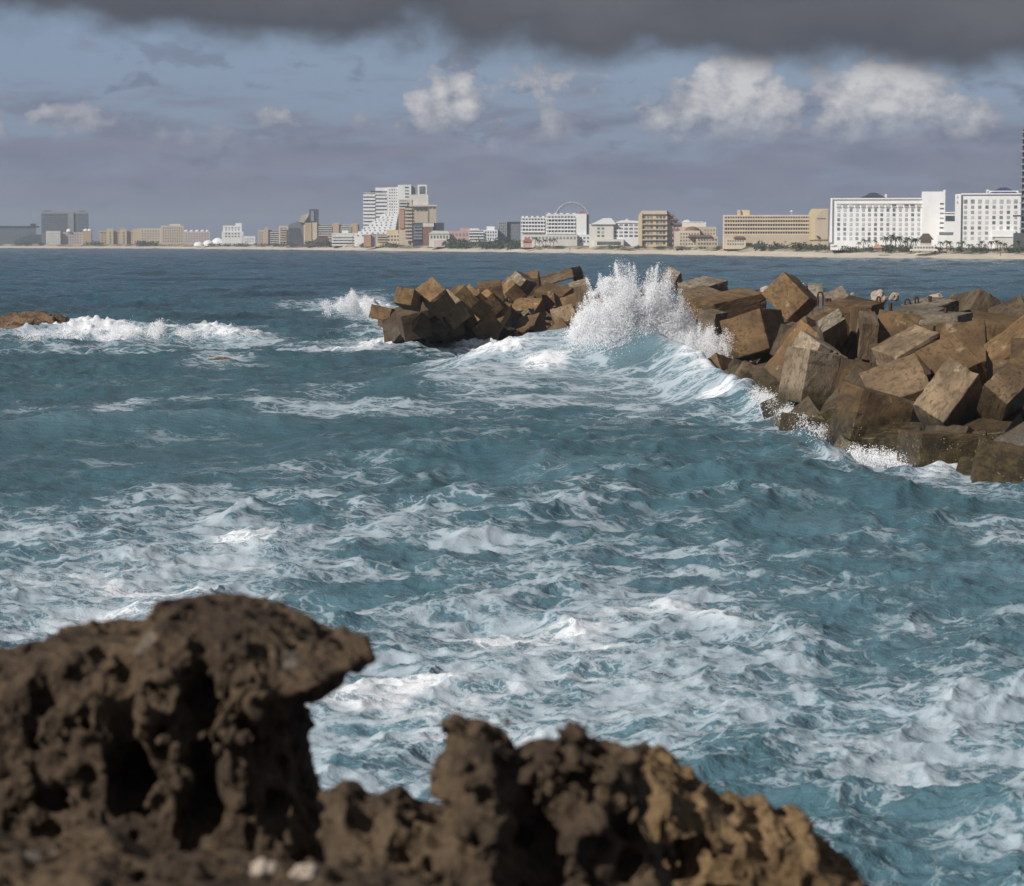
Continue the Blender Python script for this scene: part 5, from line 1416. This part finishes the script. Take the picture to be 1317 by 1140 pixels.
for i in range(95):
    px = 732 + sr.random() * 172
    base = float(lerp_pts(BASE, px)) + sr.uniform(-8, 10)
    top = float(lerp_pts(TOP, px))
    ln = sr.uniform(.12, 1.06)
    fan = (px - 818) * .40
    jets.append((px - fan * ln, base, px + sr.uniform(-9, 9) + fan * .1, base + (top - base) * ln, sr.uniform(14, 30), sr.uniform(2, 13), sr.uniform(.35, 1.6) * (.25 + ln), 106.5 + sr.uniform(-2.0, 1.5)))
puffs = []
for i in range(190):
    px = 738 + sr.random() * 160; base = float(lerp_pts(BASE, px)) - 4; top = float(lerp_pts(TOP, px))
    u = sr.random() ** 1.25 * .88
    rad = sr.uniform(.22, .62) * (1.05 - .6 * u)
    puffs.append((px + sr.uniform(-4, 4), base + (top - base) * u, 106.5 + sr.uniform(-1.2, 1.2), rad, int(8200 * rad ** 1.7)))
for i in range(26):
    px = sr.uniform(880, 938); u = sr.random() * .7
    rad = sr.uniform(.18, .42)
    puffs.append((px, 494 + (428 - 494) * u + (px - 900) * .15, 102.5 + sr.uniform(-.8, .8), rad, int(8200 * rad ** 1.7)))
for i in range(16):       # tall thin threads breaking out of the top
    px = 745 + sr.random() * 140; top = float(lerp_pts(TOP, px))
    jets.append((px - (px - 818) * .25, top + 45, px + sr.uniform(-8, 8), top - sr.uniform(0, 9), 7, 1.5, .30, 106 + sr.uniform(-1.5, 1.5)))
for i in range(38):
    px = sr.uniform(868, 944); tp = 420 + abs(px - 905) * .25 + sr.uniform(-6, 30)
    jets.append((px - 14 + sr.uniform(-8, 4), sr.uniform(475, 503), px + sr.uniform(-4, 6), tp, 12, 3, .5, 102.5 + sr.uniform(-1, 1.5)))
for i in range(30):
    px = sr.uniform(905, 972)
    jets.append((px - 8, 507 + (px - 905) * .25, px + 4, 486 + (px - 905) * .3 + sr.uniform(-16, 8), 9, 3, .22, 97.5 + sr.uniform(-1, 1)))
spray('wave_splash', 'tall white splash of a wave bursting against the concrete cubes', jets, 52000, 31, .008, .05, 1.0, 240000, puffs)
jets = []
for i in range(45):
    px = sr.uniform(-5, 330); hgt = 5 + 15 * math.exp(-((px - 165) / 70) ** 2) + 5 * math.exp(-((px - 205) / 18) ** 2)
    jets.append((px, 436 + sr.uniform(-4, 4), px + sr.uniform(-6, 10), 436 - hgt * sr.uniform(.4, 1.1), 9, 5, hgt / 25, 148 + sr.uniform(-3, 3)))
spray('surf_spray', 'white spray over the surf line at the far left beside the brown reef rock', jets, 14000, 41, .010, .07, 1.2, 40000)
jets = []
for i in range(34):
    q = sr.random(); px = 415 + q * 125; base = 398 + max(0, q - .45) * 80 + sr.uniform(-4, 6)
    hgt = 7 + 15 * math.exp(-((px - 458) / 20) ** 2) + 6 * math.exp(-((px - 520) / 18) ** 2)
    jets.append((px, base, px - sr.uniform(0, 5), base - hgt * sr.uniform(.5, 1.05), 7, 3, hgt / 20, 168 - max(0, q - .4) * 40 + sr.uniform(-2, 2)))
spray('tip_spray', 'white spray thrown up at the tip of the breakwater', jets, 12000, 51, .010, .065, 1.0, 30000)
jets = [(px, 594 + sr.uniform(-4, 6) + (px - 1140) * .12, px + sr.uniform(-6, 6), 588 + sr.uniform(-8, 4) + (px - 1140) * .14, 14, 7, .5, 66.5 + sr.uniform(-1.2, 1.0)) for px in [sr.uniform(1095, 1255) for _ in range(26)]]
jets += [(px, 518 + (px - 975) * .62 + sr.uniform(-4, 6), px + sr.uniform(-2, 6), 508 + (px - 975) * .6 + sr.uniform(-9, 3), 13, 6, .5, 84 - (px - 980) * .17 + sr.uniform(-1.5, 1.5)) for px in [sr.uniform(960, 1062) for _ in range(24)]]
spray('wash_spray', 'low white wash lapping between the near concrete cubes', jets, 5000, 61, .004, .022, .8, 26000)

# ------------------------------------------------------------------ people on the far beach
def person(px, back, label, shirt, trousers, turn):
    dd = shore_d(px) + back
    me_ = bpy.data.meshes.new('person')
    J = [(0, 0, .95), (0, 0, 1.2), (0, 0, 1.42), (0, -.01, 1.53), (0, -.02, 1.66), (0, -.02, 1.76), (.2, 0, 1.40), (.26, .02, 1.12), (.27, -.08, .88), (-.2, 0, 1.40), (-.26, .02, 1.12), (-.26, -.05, .88),
         (.1, 0, .9), (.12, -.03, .5), (.12, .02, .08), (.13, -.14, .04), (-.1, 0, .9), (-.13, .05, .5), (-.14, .1, .08), (-.14, -.06, .04)]
    E_ = [(0, 1), (1, 2), (2, 3), (3, 4), (4, 5), (2, 6), (6, 7), (7, 8), (2, 9), (9, 10), (10, 11), (0, 12), (12, 13), (13, 14), (14, 15), (0, 16), (16, 17), (17, 18), (18, 19)]
    me_.from_pydata(J, E_, [])
    o = link('person', me_, shirt, None, ((px - CX) / F * dd * cp, dd, 1.05)); o.rotation_euler = (0, 0, turn)
    o.modifiers.new('skin', 'SKIN'); o.modifiers.new('sub', 'SUBSURF').levels = 1
    Rr = [.15, .14, .15, .06, .11, .09, .07, .05, .04, .07, .05, .04, .09, .07, .05, .045, .09, .07, .05, .045]
    for sv, r_ in zip(me_.skin_vertices[0].data, Rr): sv.radius = (r_, r_ * .8)
    me_.skin_vertices[0].data[0].use_root = True
    tag(o, label, 'person')
person(1202.5, 24, 'person in dark clothes standing on the sand, left of a pair below the palapa restaurant', M['charcoal'], None, .4)
person(1206, 25, 'person in brown clothes standing on the sand, right of a pair below the palapa restaurant', M['brownroof'], None, 2.1)
person(1287, 22, 'lone person in red on the sand before the blue roofed hotel', M['redroof'], None, 1.0)
person(733, 24, 'lone person in dark clothes on the sand before the white balcony hotel', M['charcoal'], None, 2.6)

# ------------------------------------------------------------------ sea air
hm, gg, out = new_mat('sea_haze')
hv = gg.node('ShaderNodeVolumePrincipled')
hv.inputs['Color'].default_value = (0.76, 0.86, 1.0, 1); hv.inputs['Density'].default_value = 0.00020; hv.inputs['Anisotropy'].default_value = 0.2
gg.l.new(hv.outputs[0], out.inputs['Volume'])
hz = MB().box(-6500, 6500, -400, 6500, -6, 75).build('haze', hm); hz['kind'] = 'stuff'
